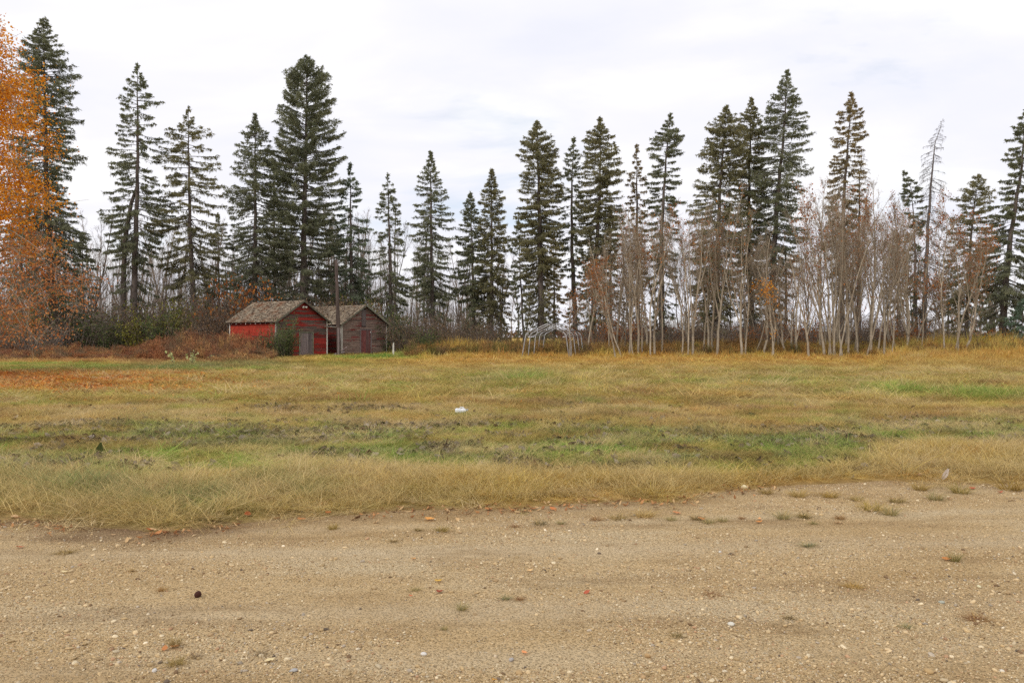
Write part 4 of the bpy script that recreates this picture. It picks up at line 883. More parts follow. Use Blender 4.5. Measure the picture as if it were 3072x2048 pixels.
scatter('dry_undergrowth', weed_protos, np.stack([X, Y, gh(X, Y)], 1), np.stack([rng.normal(0, .1, n_), rng.normal(0, .1, n_), rng.random(n_) * 6.28], 1), np.stack([1.2 + 0 * X, 1.2 + 0 * X, rng.uniform(.35, 1.0, n_) * (0.55 + 1.3 * fbm(X / 3.0 + 50, Y / 3.0, 3, 97))], 1), pal[rng.integers(0, 4, n_)] * rng.uniform(.8, 1.1, (n_, 1)), 'dry tan undergrowth between the tree trunks')
# far tree line at the end of the stubble
rng = np.random.default_rng(84); n_ = 9000; X = rng.uniform(-520, 520, n_); Y = rng.uniform(642, 668, n_); hm = 4.0 + 3.4 * fbm(X / 34, 1.0, 4, 95); z = hm * rng.random(n_) ** .8
dd = unit(rng.normal(size=(n_, 3))) * 2.6; wd = unit(np.cross(dd, rvec(rng, n_))) * 1.0; V, Q = quad_arrays(np.stack([X, Y, z], 1), dd, wd)
tag(link('distant_treeline', raw_mesh('distant_treeline', V, Q, M['brown_leaf'], attrs={'v': np.repeat(rng.random(n_), 4)})), 'distant brown line of trees at the far end of the stubble field', kind='stuff')
# ------------------------------------------------------------------ the two sheds
def m_wood(name, axis, paint, wood0, wood1, keep, bands=None, use_obj=False):
    """weathered boards; axis = grain direction in shed coordinates; keep = share of paint left."""
    b = NB(name); o = b.obj(); sc = {'x': (1.2, 14, 26), 'y': (14, 1.2, 26), 'z': (22, 22, 1.0)}[axis]
    grain = b.noise(b.mapp(o, sc), 1.6, 6, 0.7); g2 = b.noise(b.mapp(o, {'x': (.5, 3, 3.4), 'y': (3, .5, 3.4), 'z': (5, 5, .4)}[axis], (3, 1, 2)), 1.3, 5, 0.65)
    rnd = b.objinfo('Random')
    wood = b.ramp(grain, [(0.28, wood0), (0.72, wood1)])
    pa = b.mix(b.ramp(b.noise(o, 3.2, 5, .65), [(.35, 0.0), (.7, 1.0)]), paint, tuple(c * 0.62 for c in paint))
    f = b.math('ADD', g2, b.math('MULTIPLY', b.math('SUBTRACT', rnd, 0.5), 0.30)); f = b.math('ADD', f, b.math('MULTIPLY', b.math('SUBTRACT', grain, 0.5), 0.55))
    if bands:
        sp = b.node('ShaderNodeSeparateXYZ'); b.l.new(o, sp.inputs[0])
        f = b.math('SUBTRACT', f, b.ramp(b.math('DIVIDE', sp.outputs[2], 5.0), bands))
    fac = b.ramp(f, [(0.5 - keep - 0.06, 0.0), (0.5 - keep + 0.06, 1.0)])
    c = b.mix(fac, wood, pa)
    c = b.mix(1.0, c, b.ramp(rnd, [(0, 0.62), (1, 1.25)]), 'MULTIPLY')
    if use_obj: c = b.mix(1.0, c, b.objinfo('Color'), 'MULTIPLY')
    return b.pbr(c, 0.9, b.bump(grain, 0.5, 0.02), spec=0.15)
RED, ORED = lin(158, 56, 48), lin(170, 64, 48)
W0c, W1c = lin(82, 66, 60), lin(140, 124, 112)
mt_red_front = m_wood('faded_red_boards', 'x', RED, W0c, W1c, 0.12, [(0.0, 0.12), (0.06, 0.0), (0.27, 0.0), (0.36, 0.06), (0.44, 0.14), (0.60, 0.12), (0.68, 0.0), (0.9, 0.0)])
mt_red_side = m_wood('red_boards', 'y', ORED, W0c, W1c, 0.17)
mt_grey_front = m_wood('bare_grey_boards', 'x', lin(120, 44, 42), lin(84, 62, 56), lin(172, 150, 134), -0.09, [(0, 0.05), (0.5, 0.05), (0.7, -0.02), (0.9, -0.12)])
mt_grey_side = m_wood('brown_boards', 'y', lin(110, 44, 38), lin(60, 46, 42), lin(104, 86, 74), 0.0)
mt_door_grey = m_wood('grey_door_boards', 'z', lin(120, 90, 80), lin(84, 72, 74), lin(160, 146, 140), -0.2)
mt_door_red = m_wood('faded_pink_door_boards', 'z', lin(140, 84, 80), lin(116, 88, 86), lin(160, 126, 120), 0.10)
mt_white = m_wood('peeling_white_trim', 'z', lin(214, 208, 196), lin(104, 92, 84), lin(164, 152, 140), 0.05)
mt_whitex = m_wood('peeling_white_rail', 'x', lin(206, 200, 188), lin(120, 100, 86), lin(170, 156, 140), 0.06)
mt_barge = m_wood('grey_green_fascia', 'x', lin(132, 132, 112), lin(84, 76, 66), lin(140, 130, 114), 0.06)
mt_dark = NB('dark_backing'); mt_dark = mt_dark.pbr(lin(46, 36, 34), 1.0, spec=0)
b = NB('weathered_shingles'); v = b.attr('v', out='Fac'); gn = b.noise(b.mapp(b.obj(), (20, 3, 3)), 1.5, 5, .7)
c = b.ramp(v, [(0.0, lin(96, 82, 70)), (0.3, lin(142, 126, 108)), (0.65, lin(176, 160, 138)), (0.9, lin(202, 188, 162)), (1.0, lin(156, 118, 90))])
c = b.mix(1.0, c, b.ramp(gn, [(.3, .75), (.7, 1.15)]), 'MULTIPLY')
c = b.mix(b.math('MULTIPLY', b.ramp(b.noise(b.obj(), 1.1, 4, .6), [(.5, 0.0), (.68, 1.0)]), b.attr('red', 'OBJECT', out='Fac')), c, lin(150, 104, 74))
mt_shingle = b.pbr(c, 0.95, b.bump(gn, .5, .01), spec=0.1)

def intervals(x0, x1, cuts):
    segs = [(x0, x1)]
    for a, b_ in cuts:
        n = []
        for s, e in segs:
            if b_ <= s or a >= e: n.append((s, e))
            else:
                if a > s: n.append((s, a))
                if b_ < e: n.append((b_, e))
        segs = n
    return [(s, e) for s, e in segs if e - s > 0.03]
def build_shed(name, label, org, Wd, L, zap, slope, oh, mats, openings, seed, group, wall_left=True):
    rng = np.random.default_rng(seed); mfront, mside = mats
    root = empty(name, (org[0], org[1], float(gh(*org)) - 0.02), TH); tag(root, label, 'shed', group)
    zw = zap - slope * Wd / 2 - 0.05; ztop = zap - 0.06
    # dark gabled shell, added behind the boards to stop light through the gaps
    t = 0.05; m = MB()
    prof = [(t, 0.0), (Wd - t, 0.0), (Wd - t, zw - .02), (Wd / 2, ztop - .02), (t, zw - .02)]
    V = [(x, y, z) for y in (t, L - t) for x, z in prof]
    m.add(V, [(0, 1, 2, 3, 4), (9, 8, 7, 6, 5)] + [(i, 5 + i, 5 + (i + 1) % 5, (i + 1) % 5) for i in range(5)])
    m.build('wall', mt_dark, root)
    e = 0.155
    # gable boards, front and back
    for yy, sg in ((0.0, -1), (L, 1)):
        z = 0.08
        while z < ztop - 0.1:
            z1 = min(z + e * rng.uniform(0.94, 1.0), ztop - .02)
            lim = lambda q: (max(0.0, (q - zw) / slope), Wd - max(0.0, (q - zw) / slope))
            cuts = [(a, b_) for a, b_, c0, c1 in openings if sg < 0 and c0 < (z + z1) / 2 < c1]
            joints = sorted(rng.uniform(0.8, Wd - .8, 1 if rng.random() < .7 else 2)); jj = [(j, j + .006) for j in joints]
            xa, xb = lim(z); ya, yb = lim(z1)
            for s, e2 in intervals(xa, xb, cuts + jj):
                s1, e1 = max(s, ya), min(e2, yb)
                if e1 - s1 < 0.02: continue
                o_ = rng.uniform(0.0, .012); w_ = rng.normal(0, .006, 2); dy0, dy1 = 0.034 + o_, 0.012 + o_
                f = lambda d: yy + sg * d
                bt = [(s, f(-.004), z + w_[0]), (e2, f(-.004), z + w_[1]), (e2, f(dy0), z + w_[1]), (s, f(dy0), z + w_[0])]
                tp_ = [(s1, f(-.004), z1 + w_[0]), (e1, f(-.004), z1 + w_[1]), (e1, f(dy1), z1 + w_[1]), (s1, f(dy1), z1 + w_[0])]
                if sg > 0: pass
                MB().hexa(bt, tp_).build('board', mfront, root)
            z += e
    # side boards
    for xx, sg in ((0.0, -1), (Wd, 1)):
        z = 0.08
        while z < zw - 0.12:
            z1 = min(z + e * .97, zw - .02); jn = rng.uniform(1.5, L - 1.5)
            for s, e2 in intervals(0, L, [(jn, jn + .008)]):
                o_ = rng.uniform(0, .008); f = lambda d: xx + sg * d; dx0, dx1 = .034 + o_, .012 + o_
                MB().hexa([(f(-.004), s, z), (f(-.004), e2, z), (f(dx0), e2, z), (f(dx0), s, z)], [(f(-.004), s, z1), (f(-.004), e2, z1), (f(dx1), e2, z1), (f(dx1), s, z1)]).build('board', mside, root)
            z += e
    # corner boards
    for x in (0, Wd):
        for y in (0, L):
            sx, sy = (-1 if x == 0 else 1), (-1 if y == 0 else 1)
            cb = MB(); cb.box(min(x, x - sx * .10) + (sx * .05 if True else 0), max(x, x - sx * .10) + sx * .05, *sorted((y + sy * .052, y + sy * .072)), 0.02, zw - .02)
            cb.box(*sorted((x + sx * .052, x + sx * .072)), *sorted((y + sy * .05, y - sy * .08)), 0.02, zw - .02)
            cb.build('corner_board', mt_white, root)
    # roof: two slabs, each with its shingles
    fo = 0.30
    sl = math.hypot(1, slope)
    for sg in (-1, 1):
        xm = Wd / 2; half = Wd / 2 + oh; m = MB()
        a = (xm, zap); c_ = (xm + sg * half, zap - slope * half); th = .05
        m.hexa([(a[0], -fo, a[1] - th), (c_[0], -fo, c_[1] - th), (c_[0], L + fo, c_[1] - th), (a[0], L + fo, a[1] - th)] , [(a[0], -fo, a[1]), (c_[0], -fo, c_[1]), (c_[0], L + fo, c_[1]), (a[0], L + fo, a[1])])
        slab = m.build('roof', mt_dark, root)
        # shingles
        ln = half * sl; rows = int(ln / .135); Vs, Qs, vs_ = [], [], []; n0 = 0
        n = np.array([sg * slope / sl, 0, 1 / sl]); dn = np.array([sg / sl, 0, -slope / sl])
        for r in range(rows):
            y = -fo - .02 + rng.uniform(-.1, 0)
            rowc = rng.uniform(-.06, .06)
            while y < L + fo:
                w = rng.uniform(.09, .19); 
                if rng.random() > .035:
                    d1 = ln - r * .135 + rng.uniform(-.015, .02) + .02; d0 = max(d1 - .19, 0); lift1, lift0 = .028 + rng.random() ** 3 * .05, .006
                    o_ = np.array([xm, 0, zap])
                    for d, lf_ in ((d0, lift0), (d1, lift1)):
                        for hh in (0.002, lf_):
                            for yq in (max(y + .004, -fo - .03), min(y + w - .004, L + fo + .02)): Vs.append(o_ + dn * d + n * hh + np.array([0, yq, 0]))
                    i = n0; Qs += [(i+2, i+3, i+7, i+6), (i+4, i+5, i+7, i+6), (i, i+2, i+6, i+4), (i+1, i+5, i+7, i+3)]; n0 += 8
                    vs_ += [float(np.clip(rng.normal(.5 + rowc, .24), 0, 1))] * 8
                y += w
        tag(link('shingles', raw_mesh('shingles', Vs, np.array(Qs), mt_shingle, attrs={'v': vs_}), slab), kind='stuff')
        bpy.data.objects[slab.children[0].name]['red'] = 0.8 if name == 'red_shed' else 0.15
        # barge boards
        for yb in (-fo, L + fo):
            sy = -1 if yb < 0 else 1; m = MB(); q0, q1 = sorted((yb + sy * .003, yb + sy * .03))
            m.hexa([(a[0], q0, a[1] - .15), (c_[0], q0, c_[1] - .15), (c_[0], q1, c_[1] - .15), (a[0], q1, a[1] - .15)], [(a[0], q0, a[1] + .025), (c_[0], q0, c_[1] + .025), (c_[0], q1, c_[1] + .025), (a[0], q1, a[1] + .025)])
            m.build('barge_board', mt_barge, root)
        # rafter tails
        k = 0.35
        while k < L:
            x0, x1 = sorted((Wd / 2 + sg * (Wd / 2 + .055), c_[0] - sg * .03)); z0 = zap - slope * (Wd / 2 + .055); z1_ = zap - slope * (half - .03)
            zs = (z0, z1_) if sg > 0 else (z1_, z0)
            MB().hexa([(x0, k, zs[0] - .17), (x1, k, zs[1] - .15), (x1, k + .05, zs[1] - .15), (x0, k + .05, zs[0] - .17)], [(x0, k, zs[0] - .052), (x1, k, zs[1] - .052), (x1, k + .05, zs[1] - .052), (x0, k + .05, zs[0] - .052)]).build('rafter_tail', mt_white, root)
            k += .68
    return root, zw
def plank_door(root, x0, x1, z0, z1, mat, n, seed, label=None, frame=mt_white, top=True):
    rng = np.random.default_rng(seed); d = empty('door', (0, 0, 0)); d.parent = root
    if label: d['label'] = label
    w = (x1 - x0 - .02) / n
    for i in range(n):
        a = x0 + .01 + i * w; dz = rng.uniform(0, .03); MB().box(a + .004, a + w - .004, -.045 - rng.uniform(0, .012), -.008, z0 + dz, z1 - rng.uniform(.01, .03)).build('plank', mat, d)
    fr = MB()
    fr.box(x0 - .09, x0 - .002, -.075, .0, z0 - .03, z1 + .08); fr.box(x1 + .002, x1 + .09, -.075, .0, z0 - .03, z1 + .08)
    if top: fr.box(x0 - .001, x1 + .001, -.073, .0, z1 + .004, z1 + .08)
    fr.build('door_frame', frame, root)
    return d
# red shed
rs, zw = build_shed('red_shed', 'small red wooden shed with peeling paint and grey shingle roof, nearer of the two', SHED_A, 4.7, 6.4, 4.42, 0.655, 0.30, (mt_red_front, mt_red_side), [(2.02, 3.42, 0.0, 1.98)], 1, 'old wooden sheds')
d = plank_door(rs, 2.12, 3.30, .04, 1.86, mt_door_grey, 6, 5, 'bare grey plank door', frame=mt_barge)
MB().box(3.16, 3.24, -.085, -.058, 1.3, 1.42).build('handle', mt_white, d)
MB().box(2.0, 3.44, -.066, -.040, 2.0, 2.16).build('board', mt_grey_front, rs)
lm = empty('floodlight', (0, 0, 0)); lm.parent = rs; wht = NB('white_enamel').pbr(lin(232, 228, 214), .4, spec=.4)
MB().box(2.42, 2.50, -.08, -.04, 3.86, 3.96).build('bracket', wht, lm)
for sx in (-1, 1): MB().tube([(2.46 + sx * .03, -.09, 3.92), (2.46 + sx * .10, -.13, 3.90), (2.46 + sx * .15, -.2, 3.86), (2.46 + sx * .17, -.24, 3.84)], [.03, .05, .085, .09], 10).build('lamp_head', wht, lm, True)
MB().box(-.078, -.055, 3.6, 3.66, .1, 2.1).build('batten', mt_red_side, rs)
# grey shed
gs, zw2 = build_shed('grey_shed', 'weathered bare grey-brown board shed with faded pink door, farther of the two', SHED_B, 4.8, 6.4, 4.28, 0.63, 0.30, (mt_grey_front, mt_grey_side), [(1.88, 3.14, 0.0, 2.30), (2.06, 2.54, 2.46, 3.95)], 2, 'old wooden sheds')
d2 = plank_door(gs, 1.98, 3.04, .04, 2.14, mt_door_red, 6, 6, 'faded pink plank door', frame=mt_door_grey); MB().box(2.96, 3.02, -.085, -.056, 1.92, 2.02).build('hinge', wht, d2)
hp = empty('loft_hatch', (0, 0, 0)); hp.parent = gs
for i in range(3): MB().box(2.08 + i * .15, 2.224 + i * .15, -.05 - .003 * i, -.006, 2.48, 3.86 - (.06 if i == 0 else 0)).build('plank', mt_door_grey, hp)
# rail spanning the gap between the sheds, and leaning boards at the foot
ra, rb = (-15.0, 66.2, 2.42), (-14.06, 67.85, 2.38)
r_ = MB().tube([(0, 0, 0), (rb[0] - ra[0], rb[1] - ra[1], rb[2] - ra[2])], .06, 6).build('cross_rail', mt_whitex, None, loc=ra); tag(r_, 'pale pole laid across the gap between the two sheds', 'rail')
for k, (p0, p1, lab) in enumerate([((-14.5, 66.4, .05), (-13.3, 66.7, .75), 'grey board leaning up against the corner of the grey shed'), ((-14.3, 66.1, .08), (-13.4, 66.3, .38), 'shorter grey board lying low below the leaning board'), ((-13.75, 66.5, 0), (-13.55, 66.6, .62), 'short upright stub board holding up the leaning board')]):
    P0, P1 = Vector(p0), Vector(p1); o = MB().tube([(0, 0, 0), tuple(P1 - P0)], .055, 4).build('loose_board', mt_door_grey, None, loc=p0); tag(o, lab, 'board', 'loose boards between the sheds')
# pole in front of the gap
pole_m = m_bark('old_pole_wood', lin(64, 54, 50), lin(104, 90, 82), 7, 0.15)
px = gx(1016, 65.2); o = empty('utility_pole', (px, 65.2, 0)); tag(o, 'tall leaning weathered wooden pole between the two sheds', 'pole')
zt = gz(780, 65.2); MB().tube([(0, 0, -.2), (-.03, 0, 2), (-.09, 0, 4.5), (gx(1008, 65.2) - px, 0, zt)], [.17, .155, .14, .125], 12).build('post', pole_m, o, True)
MB().tube([(gx(1008, 65.2) - px, 0, zt - .05), (gx(1008, 65.2) - px + .02, 0, zt + .12)], [.10, .04], 8).build('post_top', pole_m, o, True)
MB().box(-.06, .10, -.20, -.15, .1, 2.3).build('side_board', mt_door_grey, o)
# stake
sx_, sy_ = gx(1180, 66), 66.0; o = MB().add([(-.07, -.05, -.1), (.07, -.05, -.1), (.07, .05, -.1), (-.07, .05, -.1), (-.05, -.04, 1.05), (.06, -.04, 1.18), (.06, .04, 1.18), (-.05, .04, 1.05)], [(0,3,2,1),(4,5,6,7),(0,1,5,4),(1,2,6,5),(2,3,7,6),(3,0,4,7)]).build('fence_stake', mt_whitex, None, loc=(sx_, sy_, 0))
tag(o, 'short pale wooden stake standing beside the grey shed', 'stake')

# ------------------------------------------------------------------ metal tube frame of a tent garage
galv = NB('galvanised_tube'); nz = galv.noise(galv.pos(), 4, 4, .6); galv = galv.pbr(galv.ramp(nz, [(.35, lin(150, 150, 148)), (.65, lin(196, 196, 196))]), .45, metal=.35)
root = empty('shelter_frame', (gx(1638, 55), 55, 0)); tag(root, 'bare metal tube frame of a tent garage standing in the orange grass', 'frame')
hoops = [(55.0, 1577, 1698, 1640, 1564, 1708, 1086, 1078), (56.5, 1591, 1711, 1653, 1583, 1716, 1080, 1077), (58.0, 1607, 1720, 1667, 1600, 1729, 1075, 1069), (59.5, 1620, 1732, 1679, 1611, 1741, 1074, 1065), (61.0, 1634, 1743, 1690, 1625, 1751, 1068, 1064)]
EL, ER, AP = [], [], []
for Y, xl, xr_, xa, fl_, fr_, _, _ in hoops:
    ox = root.location.x; dy = Y - 55; L_ = lambda sx, z: Vector((gx(sx, Y) - ox, dy, z)); zg = float(gh(gx(xl, Y), Y))
    el, er, ap = L_(xl, 1.70), L_(xr_, 1.70), L_(xa, 2.45 + .012 * (Y - 55)); sl_, sr_ = L_(xl + 9, 1.90), L_(xr_ - 9, 1.90)
    EL.append(el); ER.append(er); AP.append(ap)
    h = MB().tube([sl_, sl_.lerp(ap, .93), ap, sr_.lerp(ap, .93), sr_], .034, 6).build('rafter_hoop', galv, root, True)
    for f_, e_, s_ in ((L_(fl_, zg - .1), el, sl_), (L_(fr_, zg - .1), er, sr_)):
        MB().tube([f_, f_.lerp(e_, .5), e_, e_.lerp(s_, .45) + Vector((0, 0, .05)), s_], .034, 6).build('leg', galv, root, True)
MB().tube(EL, .028, 6).build('eave_rail', galv, root, True); MB().tube(ER, .028, 6).build('eave_rail', galv, root, True); MB().tube(AP, .034, 6).build('ridge_rail', galv, root, True)
MB().tube([a.lerp(b_, .45) for a, b_ in zip(EL, AP)], .026, 6).build('purlin', galv, root, True); MB().tube([a.lerp(b_, .45) for a, b_ in zip(ER, AP)], .026, 6).build('purlin', galv, root, True)

# ------------------------------------------------------------------ white container in the grass
Yj = gy(1246); xj = gx(1383, Yj); zj = float(gh(xj, Yj)); wp = NB('white_plastic'); wz = wp.noise(wp.obj(), 18, 3, .5); wp = wp.pbr(wp.ramp(wz, [(.35, lin(214, 220, 226)), (.7, lin(244, 246, 248))]), .45, wp.bump(wz, .3, .01), spec=.4)
root = empty('plastic_jug', (xj, Yj, zj + .085), .15); root.scale = (1.12, 1.12, 1.12); tag(root, 'crushed white plastic jug lying in the mown meadow grass', 'jug')
rg = np.random.default_rng(3); Vv = []; nr, nc = 9, 14
for i in range(nr):
    t = i / (nr - 1); r = (.05 if 0 < i < nr - 1 else .036) * (1 - .25 * (t > .8)) ; x = -.105 + .20 * t
    for j in range(nc):
        a = 2 * math.pi * j / nc; ca, sa = math.cos(a), math.sin(a); k_ = (abs(ca) ** 4 + abs(sa) ** 4) ** -.25; Vv.append((x, r * k_ * ca * 1.1 + rg.normal(0, .002), r * k_ * sa * .95 * (1 - .28 * math.exp(-((t - .45) / .12) ** 2) * (sa > .2)) + rg.normal(0, .002)))
Ff = [(i * nc + j, i * nc + (j + 1) % nc, (i + 1) * nc + (j + 1) % nc, (i + 1) * nc + j) for i in range(nr - 1) for j in range(nc)] + [tuple(range(nc))[::-1], tuple((nr - 1) * nc + j for j in range(nc))]
MB().add(Vv, Ff).build('body', wp, root, True); MB().tube([(.09, 0, .01), (.115, 0, .012), (.117, 0, .012), (.13, 0, .012)], [.016, .015, .02, .02], 10).build('cap', NB('grey_cap').pbr(lin(150, 160, 170), .5), root, True)
MB().tube([(-.03, 0, .045), (0, 0, .066), (.04, 0, .064), (.065, 0, .036)], .008, 6).build('handle', wp, root, True)
# ------------------------------------------------------------------ small single things
def on_gravel(sx, sy): Y = gy(sy); X = gx(sx, Y); return X, Y, float(gravel_z(X, Y)) if Y < edge(X) else float(gh(X, Y))
def stone_mat(name, col):
    b = NB(name); n = b.noise(b.obj(), 30, 4, .6); return b.pbr(b.ramp(n, [(.3, tuple(c * .75 for c in col)), (.7, tuple(min(1, c * 1.15) for c in col))]), .85, b.bump(n, .3, .01), spec=.2)
smc = {}
def stone(sx, sy, wpx, col, label, flat=.55, seed=0, hue='stone'):
    X, Y, z = on_gravel(sx, sy); s = wpx / F * Y; k = tuple(col)
    if k not in smc: smc[k] = stone_mat('stone_' + hue, lin(*col))
    bm = ico(400 + seed, 2, flat); me = bpy.data.meshes.new('stone'); bm.to_mesh(me); bm.free(); me.materials.append(smc[k]); me.polygons.foreach_set('use_smooth', [True] * len(me.polygons))
    o = link('stone', me, loc=(X, Y, z + s * flat * .32), rot=(0, 0, seed * 1.3), scale=(s, s, s)); tag(o, label, 'stone', 'loose stones on the gravel yard')
stone(593, 1790, 24, (74, 44, 36), 'dark brown round lump on the gravel, darkest thing on the yard', .95, 1, 'brown')
stone(2233, 1466, 19, (226, 210, 170), 'smooth cream stone resting where the dry verge meets the gravel', .8, 2, 'cream')
stone(2759, 1432, 16, (214, 178, 140), 'peach coloured stone in the dry grass near the pale feather', .7, 3, 'peach')
stone(2193, 1870, 24, (214, 208, 192), 'largest flat whitish stone alone on the gravel', .45, 4, 'white')
stone(881, 2010, 24, (176, 172, 166), 'bluish grey flat stone near the cream oval leaf', .45, 5, 'blue')
stone(463, 2011, 17, (210, 204, 194), 'pale grey stone below the straw tuft with the curled brown leaf', .6, 6, 'pale')
stone(1271, 1962, 19, (220, 214, 204), 'white flat pebble between two bare dusty patches', .5, 7, 'white')
stone(1534, 1981, 17, (172, 166, 160), 'round grey pebble just below the orange leaf scrap', .7, 8, 'grey')
stone(1486, 1971, 12, (210, 190, 160), 'small upright buff pebble beside the round grey pebble', .9, 9, 'buff')
stone(1125, 1764, 20, (182, 158, 120), 'tan oval pebble half sunk in dirt', .5, 10, 'tan')
stone(2938, 1760, 14, (226, 216, 176), 'small cream pebble by the far driest part of the gravel', .7, 11, 'cream')
stone(2824, 1805, 20, (170, 170, 154), 'greenish grey flat pebble among paler gravel', .4, 12, 'grey')
stone(2336, 1997, 18, (196, 164, 118), 'brownish tan stone at the lower gravel edge', .6, 13, 'tan')
stone(1944, 1968, 20, (184, 152, 108), 'brown-tan stone beside a smaller dirt clod', .8, 14, 'tan')
stone(1930, 2033, 20, (190, 158, 116), 'rounded tan stone lowest of the brown-tan pair', .8, 15, 'tan')
stone(1557, 2020, 26, (184, 154, 110), 'wide sandy stone half buried near the bottom edge', .45, 16, 'sandy')
stone(2832, 2040, 26, (196, 176, 140), 'broad buff stone among coarse pebbles', .5, 17, 'buff')
stone(2788, 2012, 34, (188, 158, 112), 'long tan stone lying among coarse pebbles', .4, 18, 'tan')
stone(3006, 2013, 14, (226, 216, 196), 'bright white pebble among the coarse pebbles', .8, 19, 'white')
stone(2160, 1655, 12, (208, 200, 186), 'small pale grey pebble beyond the bare dusty strip', .6, 20, 'pale')

lmats = {}
def lmat(col):
    k = tuple(col)
    if k not in lmats:
        b = NB('fallen_leaf'); n = b.noise(b.obj(), 14, 4, .6); c_ = lin(*col); lmats[k] = b.leafy(b.ramp(n, [(.3, tuple(q * .85 for q in c_)), (.7, tuple(min(1, q * 1.35) for q in c_))]), .2)
    return lmats[k]
def leaf(sx, sy, wpx, col, label, seed=0, curl=.5, group='fallen leaves on the gravel', wide=.34, rz=None, tilt=0.15, cat='leaf'):
    X, Y, z = on_gravel(sx, sy); s = wpx / F * Y; rg = np.random.default_rng(seed)
    me = leaf_shape('fallen_leaf', lmat(col), 600 + seed, curl=curl, Wd=wide, n=8); o = link('fallen_leaf', me, loc=(X, Y, z + .006 + s * .06), rot=(rg.normal(0, tilt), rg.normal(0, tilt), rg.normal(0, .5) if rz is None else rz), scale=(s, s, s)); tag(o, label, cat, group)
OR, TN, YL, CR, RD = (190, 132, 86), (206, 172, 130), (212, 172, 88), (226, 206, 160), (180, 98, 74)
for i, a in enumerate([(1315, 1744, 24, YL, 'folded golden yellow leaf alone on open gravel', .8), (1232, 1787, 13, (200, 110, 76), 'tiny bright orange-red leaf below the grey pebble clump', .6), (1320, 1776, 24, (150, 78, 60), 'dull red crumpled sprig just below the folded golden leaf', .9),
    (1761, 1777, 22, RD, 'orange-red curled leaf lying near the small blue-green tuft', .7), (810, 1982, 36, CR, 'flat cream oval leaf on the gravel', .15), (527, 1943, 34, (170, 122, 76), 'long curled brown leaf beside a straw tuft', .9), (495, 1950, 26, (190, 130, 84), 'reddish scrap touching the long curled brown leaf', .5),
    (194, 1718, 22, CR, 'pale cream leaf lying on smooth dirt', .4), (395, 1713, 30, (200, 178, 130), 'faint straw coloured leaf sliver on smooth dirt', .3), (1574, 1961, 24, (230, 156, 106), 'light orange leaf scrap above the round grey pebble', .4), (1484, 2042, 20, (214, 160, 80), 'orange-tan leaf at the very bottom edge, below the round grey pebble', .6), (1240, 1674, 18, (226, 166, 100), 'small light orange leaf on speckled gravel', .4),
    (450, 1592, 26, (184, 108, 68), 'rust curled leaf at the blue-green tuft of the verge tip', .8), (478, 1600, 24, OR, 'orange leaf next to the rust curled leaf at the verge tip', .7), (500, 1596, 18, TN, 'pale tan leaf third in the cluster at the verge tip', .7), (532, 1592, 20, (222, 182, 90), 'yellow leaf last in the cluster at the verge tip', .6), (194, 1585, 13, YL, 'small yellow leaf on the dark dirt below the verge', .3),
    (44, 1554, 26, TN, 'long tan leaf on the dark dirt at the verge', .3), (134, 1561, 20, CR, 'cream leaf beside dark crumbs of soil at the verge', .3), (340, 1607, 16, TN, 'curled pinkish leaf on dark dirt below the verge', .6), (60, 1646, 24, (186, 96, 70), 'dull red flat leaf on bare smooth dirt', .3),
    (745, 1550, 28, (176, 96, 60), 'deep rust leaf tucked under the verge grass', .8), (830, 1556, 30, TN, 'pale curled leaf under the verge grass fringe', .6), (905, 1558, 28, OR, 'orange-tan leaf pile edge below the verge fringe', .7), (985, 1540, 22, (190, 116, 70), 'rusty leaf upright against the verge grass', .9), (1290, 1559, 34, (222, 160, 92), 'bright orange-tan leaf below the middle of the verge', .5), (1130, 1568, 22, TN, 'tan twisted leaf on gravel beyond the verge', .5),
    (1465, 1529, 26, OR, 'orange leaf at the start of the leaf line along the verge', .6), (1540, 1534, 32, (226, 162, 110), 'broad peach leaf on top of the leaf line', .8), (1600, 1528, 26, OR, 'orange leaf in the middle of the leaf line along the verge', .6), (1660, 1528, 24, (200, 130, 84), 'brownish orange leaf farther along the leaf line', .6), (1710, 1524, 26, (216, 160, 104), 'tan-orange leaf ending the leaf line along the verge', .6),
    (2105, 1558, 24, (218, 156, 100), 'peach leaf standing up between two grass tufts', 1.0), (2277, 1568, 24, (200, 140, 84), 'crumpled orange leaf in the open beyond the tufts', 1.0), (2279, 1558, 14, (230, 172, 120), 'pale scrap stuck on top of the crumpled orange leaf', .5), (2408, 1550, 26, (218, 192, 132), 'straw coloured leaf leaning against a double tuft', .4), (2515, 1569, 24, TN, 'tan leaf lying by a tiny reddish tuft', .4), (2840, 1680, 28, (196, 136, 84), 'brown-orange leaf beside the lone tuft of the bare strip', .5),
    (2916, 1469, 22, RD, 'red leaf near the last row of verge tufts', .5), (3000, 1481, 18, (190, 96, 74), 'bright red leaf beside a full straw tuft', .5), (2850, 1500, 18, (190, 140, 96), 'light brown leaf below a grey-green tuft', .5), (2175, 1760, 18, (190, 154, 108), 'dull tan leaf fragment above a reddish patch', .6), (1590, 1712, 20, (222, 186, 134), 'pale curled leaf on mixed gravel', .7), (2030, 1540, 26, (204, 140, 96), 'orange-brown leaf under the first small tufts', .6)]):
    leaf(*a[:5], seed=i, curl=a[5])
